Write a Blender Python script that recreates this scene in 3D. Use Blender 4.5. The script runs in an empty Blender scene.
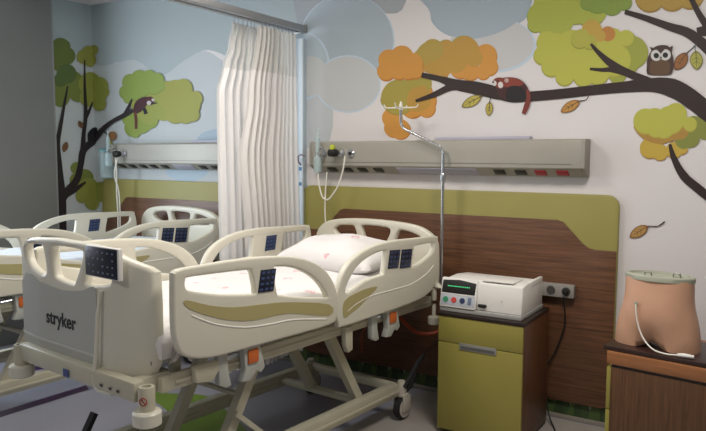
import bpy, bmesh, math, random
from mathutils import Vector, Matrix
random.seed(7)
SC = bpy.context.scene
COL = SC.collection
PI = math.pi

# ------------------------------------------------------------------ camera
CX, CD, CH = 2.425, 4.009, 1.556
YAW, PITCH, ROLL, FPX = math.radians(32.645), math.radians(4.921), math.radians(0.261), 677.56
Fv = Vector((-math.sin(YAW)*math.cos(PITCH), math.cos(YAW)*math.cos(PITCH), -math.sin(PITCH)))
R0 = Vector((math.cos(YAW), math.sin(YAW), 0)); U0 = R0.cross(Fv)
Rv = R0*math.cos(ROLL)+U0*math.sin(ROLL); Uv = -R0*math.sin(ROLL)+U0*math.cos(ROLL)
CAM = Vector((CX, -CD, CH))
cd = bpy.data.cameras.new('camera'); cam = bpy.data.objects.new('camera', cd); COL.objects.link(cam)
m = Matrix((Rv, Uv, -Fv)).transposed().to_4x4(); m.translation = CAM
cam.matrix_world = m
cd.sensor_width = 36; cd.lens = FPX*36/706; cd.clip_start = .05; cd.clip_end = 60
SC.camera = cam

def at(px, py, ax, val):
    """point of the place seen at a photo pixel, on the plane ax = val"""
    d = Rv*((px-353)/FPX) - Uv*((py-215.5)/FPX) + Fv
    i = 'xyz'.index(ax)
    return CAM + d*((val-CAM[i])/d[i])

# ------------------------------------------------------------------ materials
def lin(c):
    c /= 255
    return c/12.92 if c <= .04045 else ((c+.055)/1.055)**2.4
def rgb(h):
    if isinstance(h, str): h = [int(h[i:i+2], 16) for i in (0, 2, 4)]
    return (lin(h[0]), lin(h[1]), lin(h[2]), 1)
MATS = {}
def mat(name, h, rough=.5, metal=0, noise=0, scale=6, bump=0, bscale=80, spec=.5, sheen=0, trans=0, alpha=1, emit=0):
    if name in MATS: return MATS[name]
    M = bpy.data.materials.new(name); M.use_nodes = True
    nt = M.node_tree; b = nt.nodes['Principled BSDF']
    b.inputs['Base Color'].default_value = rgb(h)
    b.inputs['Roughness'].default_value = rough
    b.inputs['Metallic'].default_value = metal
    b.inputs['Specular IOR Level'].default_value = spec
    if sheen: b.inputs['Sheen Weight'].default_value = sheen
    if trans: b.inputs['Transmission Weight'].default_value = trans
    if alpha < 1: b.inputs['Alpha'].default_value = alpha
    if emit:
        b.inputs['Emission Color'].default_value = rgb(h); b.inputs['Emission Strength'].default_value = emit
    tc = nt.nodes.new('ShaderNodeTexCoord')
    if noise:
        n = nt.nodes.new('ShaderNodeTexNoise'); n.inputs['Scale'].default_value = scale; n.inputs['Detail'].default_value = 5
        nt.links.new(tc.outputs['Object'], n.inputs['Vector'])
        r = nt.nodes.new('ShaderNodeValToRGB')
        c = rgb(h)
        r.color_ramp.elements[0].position = .3; r.color_ramp.elements[1].position = .7
        r.color_ramp.elements[0].color = (c[0]*(1-noise), c[1]*(1-noise), c[2]*(1-noise), 1)
        r.color_ramp.elements[1].color = (min(1, c[0]*(1+noise)), min(1, c[1]*(1+noise)), min(1, c[2]*(1+noise)), 1)
        nt.links.new(n.outputs['Fac'], r.inputs['Fac']); nt.links.new(r.outputs['Color'], b.inputs['Base Color'])
    if bump:
        n2 = nt.nodes.new('ShaderNodeTexNoise'); n2.inputs['Scale'].default_value = bscale; n2.inputs['Detail'].default_value = 3
        nt.links.new(tc.outputs['Object'], n2.inputs['Vector'])
        bp = nt.nodes.new('ShaderNodeBump'); bp.inputs['Strength'].default_value = bump; bp.inputs['Distance'].default_value = .01
        nt.links.new(n2.outputs['Fac'], bp.inputs['Height']); nt.links.new(bp.outputs['Normal'], b.inputs['Normal'])
    MATS[name] = M
    return M
def wood(name, dark, light, vec, rough=.4):
    """wood veneer; vec = texture scale per axis (small along the grain)"""
    M = bpy.data.materials.new(name); M.use_nodes = True
    nt = M.node_tree; b = nt.nodes['Principled BSDF']; b.inputs['Roughness'].default_value = rough
    tc = nt.nodes.new('ShaderNodeTexCoord'); mp = nt.nodes.new('ShaderNodeMapping'); mp.inputs['Scale'].default_value = vec
    n = nt.nodes.new('ShaderNodeTexNoise'); n.inputs['Scale'].default_value = 3; n.inputs['Detail'].default_value = 8; n.inputs['Roughness'].default_value = .65
    n.inputs['Distortion'].default_value = .3
    r = nt.nodes.new('ShaderNodeValToRGB')
    r.color_ramp.elements[0].position = .32; r.color_ramp.elements[1].position = .68
    r.color_ramp.elements[0].color = rgb(dark); r.color_ramp.elements[1].color = rgb(light)
    nt.links.new(tc.outputs['Object'], mp.inputs['Vector']); nt.links.new(mp.outputs['Vector'], n.inputs['Vector'])
    nt.links.new(n.outputs['Fac'], r.inputs['Fac']); nt.links.new(r.outputs['Color'], b.inputs['Base Color'])
    MATS[name] = M
    return M

plastic = mat('bed_plastic', 'DAD6C6', .38, noise=.02, scale=3)
plastic_olive = mat('olive_inset', 'B0A674', .45)
plastic_grey = mat('grey_footboard_panel', 'B4B5AE', .45, noise=.02)
white_line = mat('white_trim_line', 'F5F3EC', .3)
metal_cream = mat('cream_painted_metal', 'C2BDA8', .42, noise=.04, scale=8)
metal_grey = mat('grey_metal', '8E8D88', .35, .6)
chrome = mat('chrome', 'C9CCD0', .22, .9)
navy = mat('navy_keypad', '151C2E', .35)
navy_key = mat('keypad_symbol', '7F8CA5', .5)
blue_pad = mat('blue_keypad', '1C2E52', .4)
black = mat('black_plastic', '161616', .5)
rubber = mat('dark_rubber', '1F1E20', .7)
orange = mat('orange_plastic', 'CF6A30', .45)
sheet = None
olive = mat('olive_laminate', '968D45', .42, noise=.03, scale=4)
olive_panel = mat('olive_wall_panel', '989150', .5, noise=.04, scale=3)
wood_panel = wood('walnut_wall_panel', '4C3220', '7A5238', (1.0, 1, 26))
wood_side = wood('walnut_side', '452918', '6F4529', (30, 30, 1.2))
wood_side2 = wood('walnut_side_near', '4A3220', '6B4A30', (30, 30, 1.2))
wood_edge = wood('light_walnut_edge', '8A5A38', 'A87148', (1.5, 1.5, 26))
dark_top = mat('dark_cabinet_top', '2A1F1B', .35, noise=.1)
alu = mat('brushed_aluminium', 'A9A69C', .45, .15, noise=.03, scale=5)
alu_light = mat('lamp_diffuser', 'B6B4C4', .5)
skin = mat('manikin_skin', 'C99C80', .5, noise=.06, scale=7)
skin_grey = mat('manikin_rim', 'A3A594', .5)
clear = mat('clear_tube', 'DDE6E6', .15, alpha=.55)
clear_body = mat('clear_plastic_body', 'C9E0E4', .12, alpha=.45)
tube_white = mat('white_tube', 'E6E4DA', .35)
device_white = mat('device_white', 'E9E7E2', .38)
device_grey = mat('device_grey', 'A9A9A6', .45)
logo_black = mat('lettering_black', '15161A', .5)
red = mat('red_socket', 'A8172C', .4)
def fabric(name, h, rough=.85, print_col=None, trans=0):
    M = bpy.data.materials.new(name); M.use_nodes = True
    nt = M.node_tree; b = nt.nodes['Principled BSDF']; b.inputs['Roughness'].default_value = rough
    b.inputs['Specular IOR Level'].default_value = .15
    tc = nt.nodes.new('ShaderNodeTexCoord')
    b.inputs['Base Color'].default_value = rgb(h)
    if print_col:
        mp = nt.nodes.new('ShaderNodeMapping'); mp.inputs['Scale'].default_value = (1, 1, 1)
        v = nt.nodes.new('ShaderNodeTexVoronoi'); v.inputs['Scale'].default_value = 7
        n = nt.nodes.new('ShaderNodeTexNoise'); n.inputs['Scale'].default_value = 45; n.inputs['Detail'].default_value = 4
        nt.links.new(tc.outputs['Object'], v.inputs['Vector']); nt.links.new(tc.outputs['Object'], n.inputs['Vector'])
        a = nt.nodes.new('ShaderNodeMath'); a.operation = 'MULTIPLY_ADD'
        nt.links.new(n.outputs['Fac'], a.inputs[0]); a.inputs[1].default_value = .9; nt.links.new(v.outputs['Distance'], a.inputs[2])
        r = nt.nodes.new('ShaderNodeValToRGB')
        r.color_ramp.elements[0].position = .53; r.color_ramp.elements[1].position = .60
        r.color_ramp.elements[0].color = rgb(print_col); r.color_ramp.elements[1].color = rgb(h)
        nt.links.new(a.outputs[0], r.inputs['Fac']); nt.links.new(r.outputs['Color'], b.inputs['Base Color'])
    n2 = nt.nodes.new('ShaderNodeTexNoise'); n2.inputs['Scale'].default_value = 9; n2.inputs['Detail'].default_value = 5
    nt.links.new(tc.outputs['Object'], n2.inputs['Vector'])
    bp = nt.nodes.new('ShaderNodeBump'); bp.inputs['Strength'].default_value = .35; bp.inputs['Distance'].default_value = .02
    nt.links.new(n2.outputs['Fac'], bp.inputs['Height']); nt.links.new(bp.outputs['Normal'], b.inputs['Normal'])
    if trans:
        tr = nt.nodes.new('ShaderNodeBsdfTranslucent'); tr.inputs['Color'].default_value = rgb(h)
        mx = nt.nodes.new('ShaderNodeMixShader'); mx.inputs['Fac'].default_value = trans
        out = nt.nodes['Material Output']
        nt.links.new(b.outputs[0], mx.inputs[1]); nt.links.new(tr.outputs[0], mx.inputs[2]); nt.links.new(mx.outputs[0], out.inputs['Surface'])
    return M
sheet = fabric('printed_sheet', 'E6E2E0', print_col='DDB4B8')
sheet_plain = fabric('pale_sheet', 'DDE3EC', print_col='CBD3E4')
curtain_mat = fabric('curtain_cloth', 'F3F0EE', trans=.25)
net_mat = fabric('curtain_net', 'E6E4E0', trans=.4)

# ------------------------------------------------------------------ mesh helpers
def link(name, me, material=None, parent=None, smooth=True, ang=35):
    o = bpy.data.objects.new(name, me); COL.objects.link(o)
    if material is not None and not me.materials: me.materials.append(material)
    if smooth:
        for p in me.polygons: p.use_smooth = True
        try: me.set_sharp_from_angle(angle=math.radians(ang))
        except Exception: pass
    if parent is not None: o.parent = parent
    return o
def tag(o, label=None, cat=None, group=None, kind=None):
    if label: o['label'] = label
    if cat: o['category'] = cat
    if group: o['group'] = group
    if kind: o['kind'] = kind
    return o
def empty(name, loc, rz=0):
    o = bpy.data.objects.new(name, None); COL.objects.link(o)
    o.empty_display_size = .05
    o.location = loc; o.rotation_euler = (0, 0, rz)
    return o
class MB:
    def __init__(s): s.bm = bmesh.new(); s.mats = []
    def mi(s, material):
        if material is None: return 0
        if material not in s.mats: s.mats.append(material)
        return s.mats.index(material)
    def box(s, x0, x1, y0, y1, z0, z1, bev=0, material=None, mat4=None, seg=2):
        b = bmesh.new(); bmesh.ops.create_cube(b, size=1)
        for v in b.verts: v.co = Vector(((x0+x1)/2+v.co.x*(x1-x0), (y0+y1)/2+v.co.y*(y1-y0), (z0+z1)/2+v.co.z*(z1-z0)))
        if bev: bmesh.ops.bevel(b, geom=list(b.edges), offset=bev, segments=seg, affect='EDGES', profile=.5)
        return s.add(b, material, mat4)
    def add(s, b, material=None, mat4=None):
        if mat4 is not None: bmesh.ops.transform(b, matrix=mat4, verts=b.verts)
        k = s.mi(material)
        for f in b.faces: f.material_index = k
        me = bpy.data.meshes.new('t'); b.to_mesh(me); b.free(); s.bm.from_mesh(me); bpy.data.meshes.remove(me)
        return s
    def tube(s, pts, r, n=10, material=None, closed=False, cap=True, flat=None):
        """round tube (or flat=(w,h) bar) along a path"""
        P = [Vector(p) for p in pts]; b = bmesh.new(); rings = []
        N = len(P); up = Vector((0, 0, 1)); prev = None
        for i in range(N):
            if closed: t = (P[(i+1) % N]-P[i-1])
            else: t = (P[min(i+1, N-1)]-P[max(i-1, 0)])
            t.normalize()
            if prev is None:
                a = up if abs(t.dot(up)) < .95 else Vector((1, 0, 0))
                u = t.cross(a).normalized()
            else:
                u = (prev - t*prev.dot(t)).normalized()
            prev = u; w = u.cross(t)
            rr = r[i] if isinstance(r, (list, tuple)) else r
            ring = []
            if flat:
                for sx, sz in ((-1, -1), (1, -1), (1, 1), (-1, 1)): ring.append(b.verts.new(P[i]+u*(sx*flat[0]/2)+w*(sz*flat[1]/2)))
            else:
                for k in range(n):
                    a = 2*PI*k/n; ring.append(b.verts.new(P[i]+(u*math.cos(a)+w*math.sin(a))*rr))
            rings.append(ring)
        nn = len(rings[0])
        for i in range(N if closed else N-1):
            A, B = rings[i], rings[(i+1) % N]
            for k in range(nn): b.faces.new((A[k], A[(k+1) % nn], B[(k+1) % nn], B[k]))
        if cap and not closed:
            b.faces.new(rings[0][::-1]); b.faces.new(rings[-1])
        bmesh.ops.recalc_face_normals(b, faces=b.faces)
        return s.add(b, material)
    def lathe(s, prof, n=24, material=None, mat4=None, sx=1, sy=1):
        b = bmesh.new(); rings = []
        for r, z in prof:
            rings.append([b.verts.new((r*math.cos(2*PI*k/n)*sx, r*math.sin(2*PI*k/n)*sy, z)) for k in range(n)])
        for i in range(len(rings)-1):
            for k in range(n): b.faces.new((rings[i][k], rings[i][(k+1) % n], rings[i+1][(k+1) % n], rings[i+1][k]))
        b.faces.new(rings[0][::-1]); b.faces.new(rings[-1])
        bmesh.ops.recalc_face_normals(b, faces=b.faces)
        return s.add(b, material, mat4)
    def prism(s, pts, axis, a0, a1, bev=0, material=None):
        """extrude a 2D outline along x / y / z; outline gives the other two coordinates in order"""
        b = bmesh.new()
        def P(u, v, a):
            return {'x': (a, u, v), 'y': (u, a, v), 'z': (u, v, a)}[axis]
        A = [b.verts.new(P(u, v, a0)) for u, v in pts]; B = [b.verts.new(P(u, v, a1)) for u, v in pts]
        b.faces.new(A); b.faces.new(B[::-1])
        for i in range(len(pts)): b.faces.new((A[i], B[i], B[(i+1) % len(pts)], A[(i+1) % len(pts)]))
        bmesh.ops.recalc_face_normals(b, faces=b.faces)
        if bev: bmesh.ops.bevel(b, geom=list(b.edges), offset=bev, segments=2, affect='EDGES', profile=.5)
        return s.add(b, material)
    def build(s, name, material=None, parent=None, smooth=True, ang=35):
        me = bpy.data.meshes.new(name); s.bm.to_mesh(me); s.bm.free()
        if s.mats:
            for mm in s.mats: me.materials.append(mm)
        return link(name, me, material, parent, smooth, ang)
def rotm(axis, deg, loc=(0, 0, 0)):
    return Matrix.Translation(Vector(loc)) @ Matrix.Rotation(math.radians(deg), 4, axis)
def catmull(pts, k=4, closed=True):
    out = []; n = len(pts)
    for i in range(n if closed else n-1):
        g = lambda j: Vector(pts[j % n] if closed else pts[max(0, min(n-1, j))])
        p0, p1, p2, p3 = g(i-1), g(i), g(i+1), g(i+2)
        for q in range(k):
            t = q/k
            out.append(tuple(.5*((2*p1)+(p2-p0)*t+(2*p0-5*p1+4*p2-p3)*t*t+(3*p1-p0-3*p2+p3)*t**3)))
    if not closed: out.append(tuple(pts[-1]))
    return out
def chaikin(pts, it=2):
    for _ in range(it):
        o = []
        for i in range(len(pts)):
            a, b = pts[i], pts[(i+1) % len(pts)]
            o.append((a[0]*.75+b[0]*.25, a[1]*.75+b[1]*.25)); o.append((a[0]*.25+b[0]*.75, a[1]*.25+b[1]*.75))
        pts = o
    return pts
def plate_mesh(outline, holes, thick, bev):
    """rounded-edge plate in a local XY plane, thickness along Z"""
    from mathutils.geometry import tessellate_polygon
    b = bmesh.new()
    def clean(pl):
        o = []
        for p in pl:
            if not o or math.hypot(p[0]-o[-1][0], p[1]-o[-1][1]) > .0015: o.append((p[0], p[1]))
        if math.hypot(o[0][0]-o[-1][0], o[0][1]-o[-1][1]) < .0015: o.pop()
        area = sum(o[i-1][0]*o[i][1]-o[i][0]*o[i-1][1] for i in range(len(o)))
        return o if area > 0 else o[::-1]
    loops = [clean(outline)]+[clean(h)[::-1] for h in holes]     # solid always on the left
    prof = [(bev, thick/2), (bev*.62, thick/2-bev*.08), (bev*.29, thick/2-bev*.29), (bev*.08, thick/2-bev*.62), (0, thick/2-bev)]
    prof = prof+[(o, -z) for o, z in prof[::-1]]
    caps = [[], []]
    for pl in loops:
        n = len(pl); nor = []
        for i in range(n):
            d = Vector(pl[(i+1) % n])-Vector(pl[i-1]); d.normalize(); nor.append(Vector((-d.y, d.x)))
        for _ in range(2): nor = [(nor[i-1]+nor[i]*2+nor[(i+1) % n]).normalized() for i in range(n)]
        rings = [[b.verts.new((pl[i][0]+nor[i].x*o, pl[i][1]+nor[i].y*o, z)) for i in range(n)] for o, z in prof]
        for r in range(len(rings)-1):
            for i in range(n): b.faces.new((rings[r][i], rings[r+1][i], rings[r+1][(i+1) % n], rings[r][(i+1) % n]))
        caps[0].append(rings[0]); caps[1].append(rings[-1])
    for c in caps:
        flat = [v for r in c for v in r]
        for t in tessellate_polygon([[Vector((v.co.x, v.co.y, 0)) for v in r] for r in c]):
            try: b.faces.new([flat[i] for i in t])
            except ValueError: pass
    bmesh.ops.recalc_face_normals(b, faces=b.faces)
    me = bpy.data.meshes.new('p'); b.to_mesh(me); b.free()
    return me
def text_mesh(body, size, ext=.001, bold=0, sx=1):
    cu = bpy.data.curves.new('t', 'FONT'); cu.body = body; cu.size = size; cu.extrude = ext; cu.align_x = 'CENTER'; cu.align_y = 'CENTER'; cu.offset = bold
    o = bpy.data.objects.new('t', cu); COL.objects.link(o)
    dg = bpy.context.evaluated_depsgraph_get(); dg.update()
    me = bpy.data.meshes.new_from_object(o.evaluated_get(dg))
    bpy.data.objects.remove(o); bpy.data.curves.remove(cu)
    for v in me.vertices: v.co.x *= sx
    return me
def bez(p0, p1, p2, p3, n=12):
    P = [Vector(p) for p in (p0, p1, p2, p3)]
    return [P[0]*(1-t)**3+P[1]*3*t*(1-t)**2+P[2]*3*t*t*(1-t)+P[3]*t**3 for t in [i/n for i in range(n+1)]]
def copy_tree(o, parent=None):
    c = o.copy(); COL.objects.link(c)
    c.parent = parent
    for ch in list(o.children): copy_tree(ch, c)
    return c
def tree_children(o): return list(o.children)

XL, XR, YB, ZC = -2.977, 3.7, -5.6, 2.92
# ------------------------------------------------------------------ walls with the painted mural
def pix(P):
    d = Vector(P)-CAM
    return 353+FPX*d.dot(Rv)/d.dot(Fv), 215.5-FPX*d.dot(Uv)/d.dot(Fv)
_a, _b = pix((XL, 0, ZC)), pix((XL, 0, 0))
CORN = (_a[0], _a[1], (_b[0]-_a[0])/(_b[1]-_a[1]))
def mute(h, k=.16, g=.94):
    c = [int(h[i:i+2], 16) for i in (0, 2, 4)]; l = .3*c[0]+.59*c[1]+.11*c[2]
    return ''.join('%02X' % int(max(0, min(255, (v+(l-v)*k)*g))) for v in c)
class Mural:
    def __init__(s): s.back = bmesh.new(); s.left = bmesh.new(); s.mats = []; s.k = 0; s.eps = .00003
    def mi(s, c):
        M = mat('paint_'+c, mute(c) if c not in ('BFD0DE',) else c, .6)
        if M not in s.mats: s.mats.append(M)
        return s.mats.index(M)
    def corner(s, py): return CORN[0]+(py-CORN[1])*CORN[2]
    def clip(s, pts, right):
        out = []
        f = lambda p: (p[0]-s.corner(p[1]))*(1 if right else -1)
        for i in range(len(pts)):
            a, b = pts[i], pts[(i+1) % len(pts)]
            fa, fb = f(a), f(b)
            if fa >= 0: out.append(a)
            if (fa >= 0) != (fb >= 0):
                t = fa/(fa-fb); out.append((a[0]+(b[0]-a[0])*t, a[1]+(b[1]-a[1])*t))
        return out
    def poly(s, pts, c):
        s.k += 1; e = s.k*s.eps; mi = s.mi(c)
        for right, bm in ((True, s.back), (False, s.left)):
            q = s.clip(pts, right)
            if len(q) < 3: continue
            vs = []
            for px, py in q:
                if right:
                    P = at(px, py, 'y', 0); P.z = min(P.z, ZC-.002); P.z = max(P.z, .002); P.x = min(max(P.x, XL+.001), XR-.01); P.y = -e
                else:
                    P = at(max(px, 52), py, 'x', XL); P.z = max(min(P.z, ZC-.002), .002); P.x = XL+e; P.y = min(P.y, 0)
                vs.append(bm.verts.new(P))
            try: f = bm.faces.new(vs)
            except ValueError: continue
            f.material_index = mi
            f.normal_update()
            want = Vector((0, -1, 0)) if right else Vector((1, 0, 0))
            if f.normal.dot(want) < 0: f.normal_flip()
            bmesh.ops.triangulate(bm, faces=[f])
    def disc(s, x, y, r, c, ry=None, n=28):
        s.poly([(x+r*math.cos(2*PI*i/n), y+(ry or r)*math.sin(2*PI*i/n)) for i in range(n)], c)
    def blob(s, pts, c, k=4): s.poly(catmull(pts, k), c)
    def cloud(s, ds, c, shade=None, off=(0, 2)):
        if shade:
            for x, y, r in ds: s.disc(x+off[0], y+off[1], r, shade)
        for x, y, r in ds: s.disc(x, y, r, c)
    def stroke(s, pts, w, c):
        """tapering painted line; w = widths at each point"""
        P = [Vector(p) for p in catmull(pts, 5, False)]; n = len(P); L = []; Rr = []
        for i, p in enumerate(P):
            t = (P[min(i+1, n-1)]-P[max(i-1, 0)]).normalized(); nn = Vector((-t.y, t.x))
            f = i/(n-1)*(len(w)-1); j = min(int(f), len(w)-2); ww = (w[j]+(w[j+1]-w[j])*(f-j))/2
            L.append(tuple(p+nn*ww)); Rr.append(tuple(p-nn*ww))
        s.poly(L+Rr[::-1], c)
    def leaf(s, a, b, w, c, edge, vein):
        a = Vector(a); b = Vector(b); d = b-a; n = Vector((-d.y, d.x)).normalized()
        def sh(q): return [tuple(a+d*t+n*(wd*q)) for t, wd in ((0, 0), (.2, w*.75), (.5, w), (.8, w*.7), (1, 0), (.8, -w*.7), (.5, -w), (.2, -w*.75))]
        s.blob(sh(1), edge, 3)
        c0 = (a+b)/2
        s.blob([tuple(c0+(Vector(p)-c0)*.82) for p in sh(1)], c, 3)
        s.stroke([tuple(a), tuple((a+b)/2), tuple(a+d*.85)], [.9, .7, .3], vein)
        for t in (.35, .55):
            s.stroke([tuple(a+d*t), tuple(a+d*(t+.15)+n*w*.6)], [.6, .3], vein); s.stroke([tuple(a+d*t), tuple(a+d*(t+.15)-n*w*.6)], [.6, .3], vein)
M = Mural()
SKY1, SKY2, CLD, LINE = 'B9C9D4', 'A9BDCB', 'D6DADE', 'BFD0DE'
# pale sky wash and clouds, left bay
M.blob([(56, -30), (250, -30), (330, -30), (335, 20), (300, 60), (285, 75), (240, 78), (232, 60), (208, 50), (190, 58), (175, 72), (150, 76), (120, 62), (100, 70), (56, 66)], 'B6C4C8')
M.blob([(57, 60), (100, 66), (135, 60), (160, 76), (185, 60), (205, 51), (225, 62), (245, 70), (290, 70), (300, 150), (297, 230), (120, 230), (57, 235)], 'CBD2D5')
M.blob([(296, 60), (312, 48), (330, 70), (330, 140), (296, 140)], 'CBD1D6')
M.disc(187, 168, 22, 'B9D0E0', 14)
M.disc(225, 140, 28, 'AFC6D6', 12)
# pale sky wash and clouds, right bay
M.blob([(302, -30), (400, -30), (402, 10), (372, 14), (352, 28), (332, 30), (302, 38)], 'B0B7BE')
M.disc(347, 42, 48, LINE); M.disc(347, 41, 46.5, 'B4C5D0')
M.disc(303, 66, 27, LINE, 34); M.disc(302, 65, 25.5, 'B9CAD5', 33)
M.disc(348, 84, 33, LINE, 29); M.disc(348, 84, 31.5, 'CED2D4', 27.5)
M.disc(312, 76, 16, 'CED2D4', 20)
M.blob([(402, -30), (522, -30), (530, 10), (515, 26), (490, 37), (468, 40), (445, 34), (432, 22), (428, 8)], 'A9BAC8')
M.disc(493, 45, 43, LINE, 28); M.disc(492, 44, 41.5, 'D2D2D2', 26.5)
M.blob([(430, -30), (528, -30), (528, 6), (510, 27), (480, 38), (455, 37), (434, 20)], 'AEBFCB')
# orange tree crowns above the bed
OR, ORS, OL, OLS, YO = 'E59A32', 'D27F22', 'B5A43A', 'A08F2E', 'CE9A34'
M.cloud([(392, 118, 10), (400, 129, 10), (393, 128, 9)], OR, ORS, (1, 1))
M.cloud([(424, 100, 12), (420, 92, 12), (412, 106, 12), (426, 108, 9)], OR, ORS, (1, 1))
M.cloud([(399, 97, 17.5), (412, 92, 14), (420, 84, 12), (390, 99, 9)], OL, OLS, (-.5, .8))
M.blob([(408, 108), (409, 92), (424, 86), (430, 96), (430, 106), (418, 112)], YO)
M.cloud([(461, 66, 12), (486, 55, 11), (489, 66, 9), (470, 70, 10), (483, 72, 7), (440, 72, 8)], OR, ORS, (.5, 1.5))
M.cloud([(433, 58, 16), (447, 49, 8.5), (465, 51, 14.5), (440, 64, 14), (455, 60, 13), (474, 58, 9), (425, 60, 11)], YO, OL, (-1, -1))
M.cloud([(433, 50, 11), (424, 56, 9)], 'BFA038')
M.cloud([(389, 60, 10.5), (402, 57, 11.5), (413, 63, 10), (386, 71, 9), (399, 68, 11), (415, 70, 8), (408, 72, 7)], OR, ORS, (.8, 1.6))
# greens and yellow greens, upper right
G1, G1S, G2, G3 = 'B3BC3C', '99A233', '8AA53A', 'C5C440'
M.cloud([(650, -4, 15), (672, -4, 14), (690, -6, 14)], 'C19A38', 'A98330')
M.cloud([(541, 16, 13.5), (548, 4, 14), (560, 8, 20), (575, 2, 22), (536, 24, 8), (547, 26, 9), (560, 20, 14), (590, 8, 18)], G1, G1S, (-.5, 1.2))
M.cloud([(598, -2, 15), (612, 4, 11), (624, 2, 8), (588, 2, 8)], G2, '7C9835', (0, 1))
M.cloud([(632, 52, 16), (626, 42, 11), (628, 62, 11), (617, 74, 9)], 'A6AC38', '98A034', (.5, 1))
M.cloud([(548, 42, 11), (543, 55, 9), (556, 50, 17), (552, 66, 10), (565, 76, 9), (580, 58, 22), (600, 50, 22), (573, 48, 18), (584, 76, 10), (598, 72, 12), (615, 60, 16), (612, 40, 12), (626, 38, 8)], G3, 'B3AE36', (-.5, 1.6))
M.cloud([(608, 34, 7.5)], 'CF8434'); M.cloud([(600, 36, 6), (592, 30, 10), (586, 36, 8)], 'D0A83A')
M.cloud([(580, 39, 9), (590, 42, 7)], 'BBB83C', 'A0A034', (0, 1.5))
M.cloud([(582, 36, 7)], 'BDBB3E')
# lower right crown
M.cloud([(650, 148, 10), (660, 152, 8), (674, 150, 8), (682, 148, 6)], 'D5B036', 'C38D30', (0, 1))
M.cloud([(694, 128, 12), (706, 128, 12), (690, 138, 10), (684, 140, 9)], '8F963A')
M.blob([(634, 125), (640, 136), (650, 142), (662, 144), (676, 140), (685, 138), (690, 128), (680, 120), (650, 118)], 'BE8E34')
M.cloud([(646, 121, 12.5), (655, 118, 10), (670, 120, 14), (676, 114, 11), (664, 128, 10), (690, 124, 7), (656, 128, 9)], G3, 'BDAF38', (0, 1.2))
# dark branches, right
BR = '33211E'
M.stroke([(416, 101), (434, 95), (450, 87.5), (462, 86)], [2.5, 5.5, 7, 9], BR)
M.stroke([(422, 75), (440, 79), (458, 85), (476, 88), (497, 93), (505, 96)], [5, 6, 11, 13, 13, 9], BR)
M.stroke([(495, 92), (512, 97), (530, 96.5), (560, 94), (595, 90), (625, 87), (652, 85), (672, 88), (690, 98), (720, 122)], [12, 11, 10, 10, 10, 11, 14, 19, 19, 18], BR)
M.stroke([(591, 44), (600, 54), (613, 65), (630, 74), (648, 81), (664, 87)], [2.5, 5, 8, 8, 8, 8], BR)
M.stroke([(590, 69), (602, 70), (612, 70), (628, 75)], [2.5, 4, 5, 4], BR)
M.stroke([(625, 12), (645, 18), (670, 27), (690, 34), (712, 52)], [4.5, 6, 8, 10, 12], BR)
M.stroke([(690, -4), (698, 12), (708, 28)], [5, 6, 8], BR); M.stroke([(697, 32), (712, 30)], [8, 12], BR)
M.stroke([(670, 144), (674, 158), (684, 176), (700, 190), (720, 206)], [2.5, 6, 8.5, 9, 9], BR)
# dangling leaves
M.leaf((482, 96), (462, 107), 5, 'CDBB45', '8F7F35', '5F5530'); M.stroke([(482, 96), (487, 94), (491, 95)], [.8, .8, .8], BR)
M.leaf((490, 102), (489, 116), 3.8, 'CDBB45', '8F7F35', '5F5530'); M.stroke([(490, 102), (491, 97)], [.8, .8], BR)
M.leaf((580, 101), (561, 112), 5, 'D3953A', 'A26B2A', '5F4530'); M.stroke([(580, 101), (586, 100), (589, 96)], [1, .8, .8], BR)
M.stroke([(697, 42), (694, 47), (687, 53)], [1, .9, .9], '33434A'); M.stroke([(695, 46), (695.5, 53)], [1, .8], '33434A')
M.leaf((687, 53), (675, 70), 6, 'A9682F', '7E4E28', '5F4530'); M.leaf((696, 51), (697, 70), 6.5, 'B9B545', '8C8A38', '4F5A2A')
M.leaf((648, 226), (630, 237), 5.2, 'C6974A', '9A6428', '8A3F22'); M.stroke([(648, 226), (658, 226), (665, 221.5)], [1, 1, 1.4], BR)
# owl on the branch
M.blob([(648, 58), (655, 47), (668, 46), (673, 56), (674, 66), (672, 73), (669, 75), (660, 75.5), (650, 75), (647, 73), (647, 66)], '4A2F2C')
M.poly([(650, 47), (652, 52), (657, 49)], '4A2F2C'); M.poly([(673, 46), (672, 52), (666, 49)], '4A2F2C')
M.blob([(651, 62), (660, 58), (669, 62), (670, 70), (667, 74.5), (653, 74.5), (650, 70)], '6A4A2C')
M.disc(656.5, 55.5, 5.6, 'D8D8D2'); M.disc(665.5, 55, 5.6, 'D8D8D2')
M.poly([(655, 47.5), (667, 47), (661, 54)], '4A2F2C')
M.disc(656.5, 55.8, 2.7, '181416'); M.disc(665.5, 55.3, 2.7, '181416'); M.poly([(659.7, 57), (662.4, 57), (661, 60)], '3A3A3A')
# red panda on the branch, centre
M.blob([(496, 82), (503, 78), (513, 77.5), (521, 80), (527, 86), (529, 93), (527, 100), (518, 101), (506, 100), (499, 95)], '4A2220')
M.blob([(502, 79), (512, 77.5), (520, 80), (524, 84), (516, 87), (505, 87), (499, 84)], '9A3A2A')
M.blob([(508, 88), (518, 86), (526, 92), (526, 100), (516, 101), (507, 99)], '20191C')
M.stroke([(528, 90), (529, 98), (527, 106), (524, 114)], [3, 4.5, 5.5, 4], '8A3328')
M.blob([(493.5, 83), (495, 79), (500, 77.5), (505, 79), (506, 84), (503, 88), (498, 88)], '96392A')
M.disc(507, 80.5, 2.2, 'C9A9A0'); M.disc(501, 85, 2.6, 'E6E2DC', 3.2); M.disc(495, 83.5, 2, 'E6E2DC', 2.6); M.disc(493.5, 82.3, 1, '17171A'); M.disc(498.3, 81, .8, '17171A')
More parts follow.
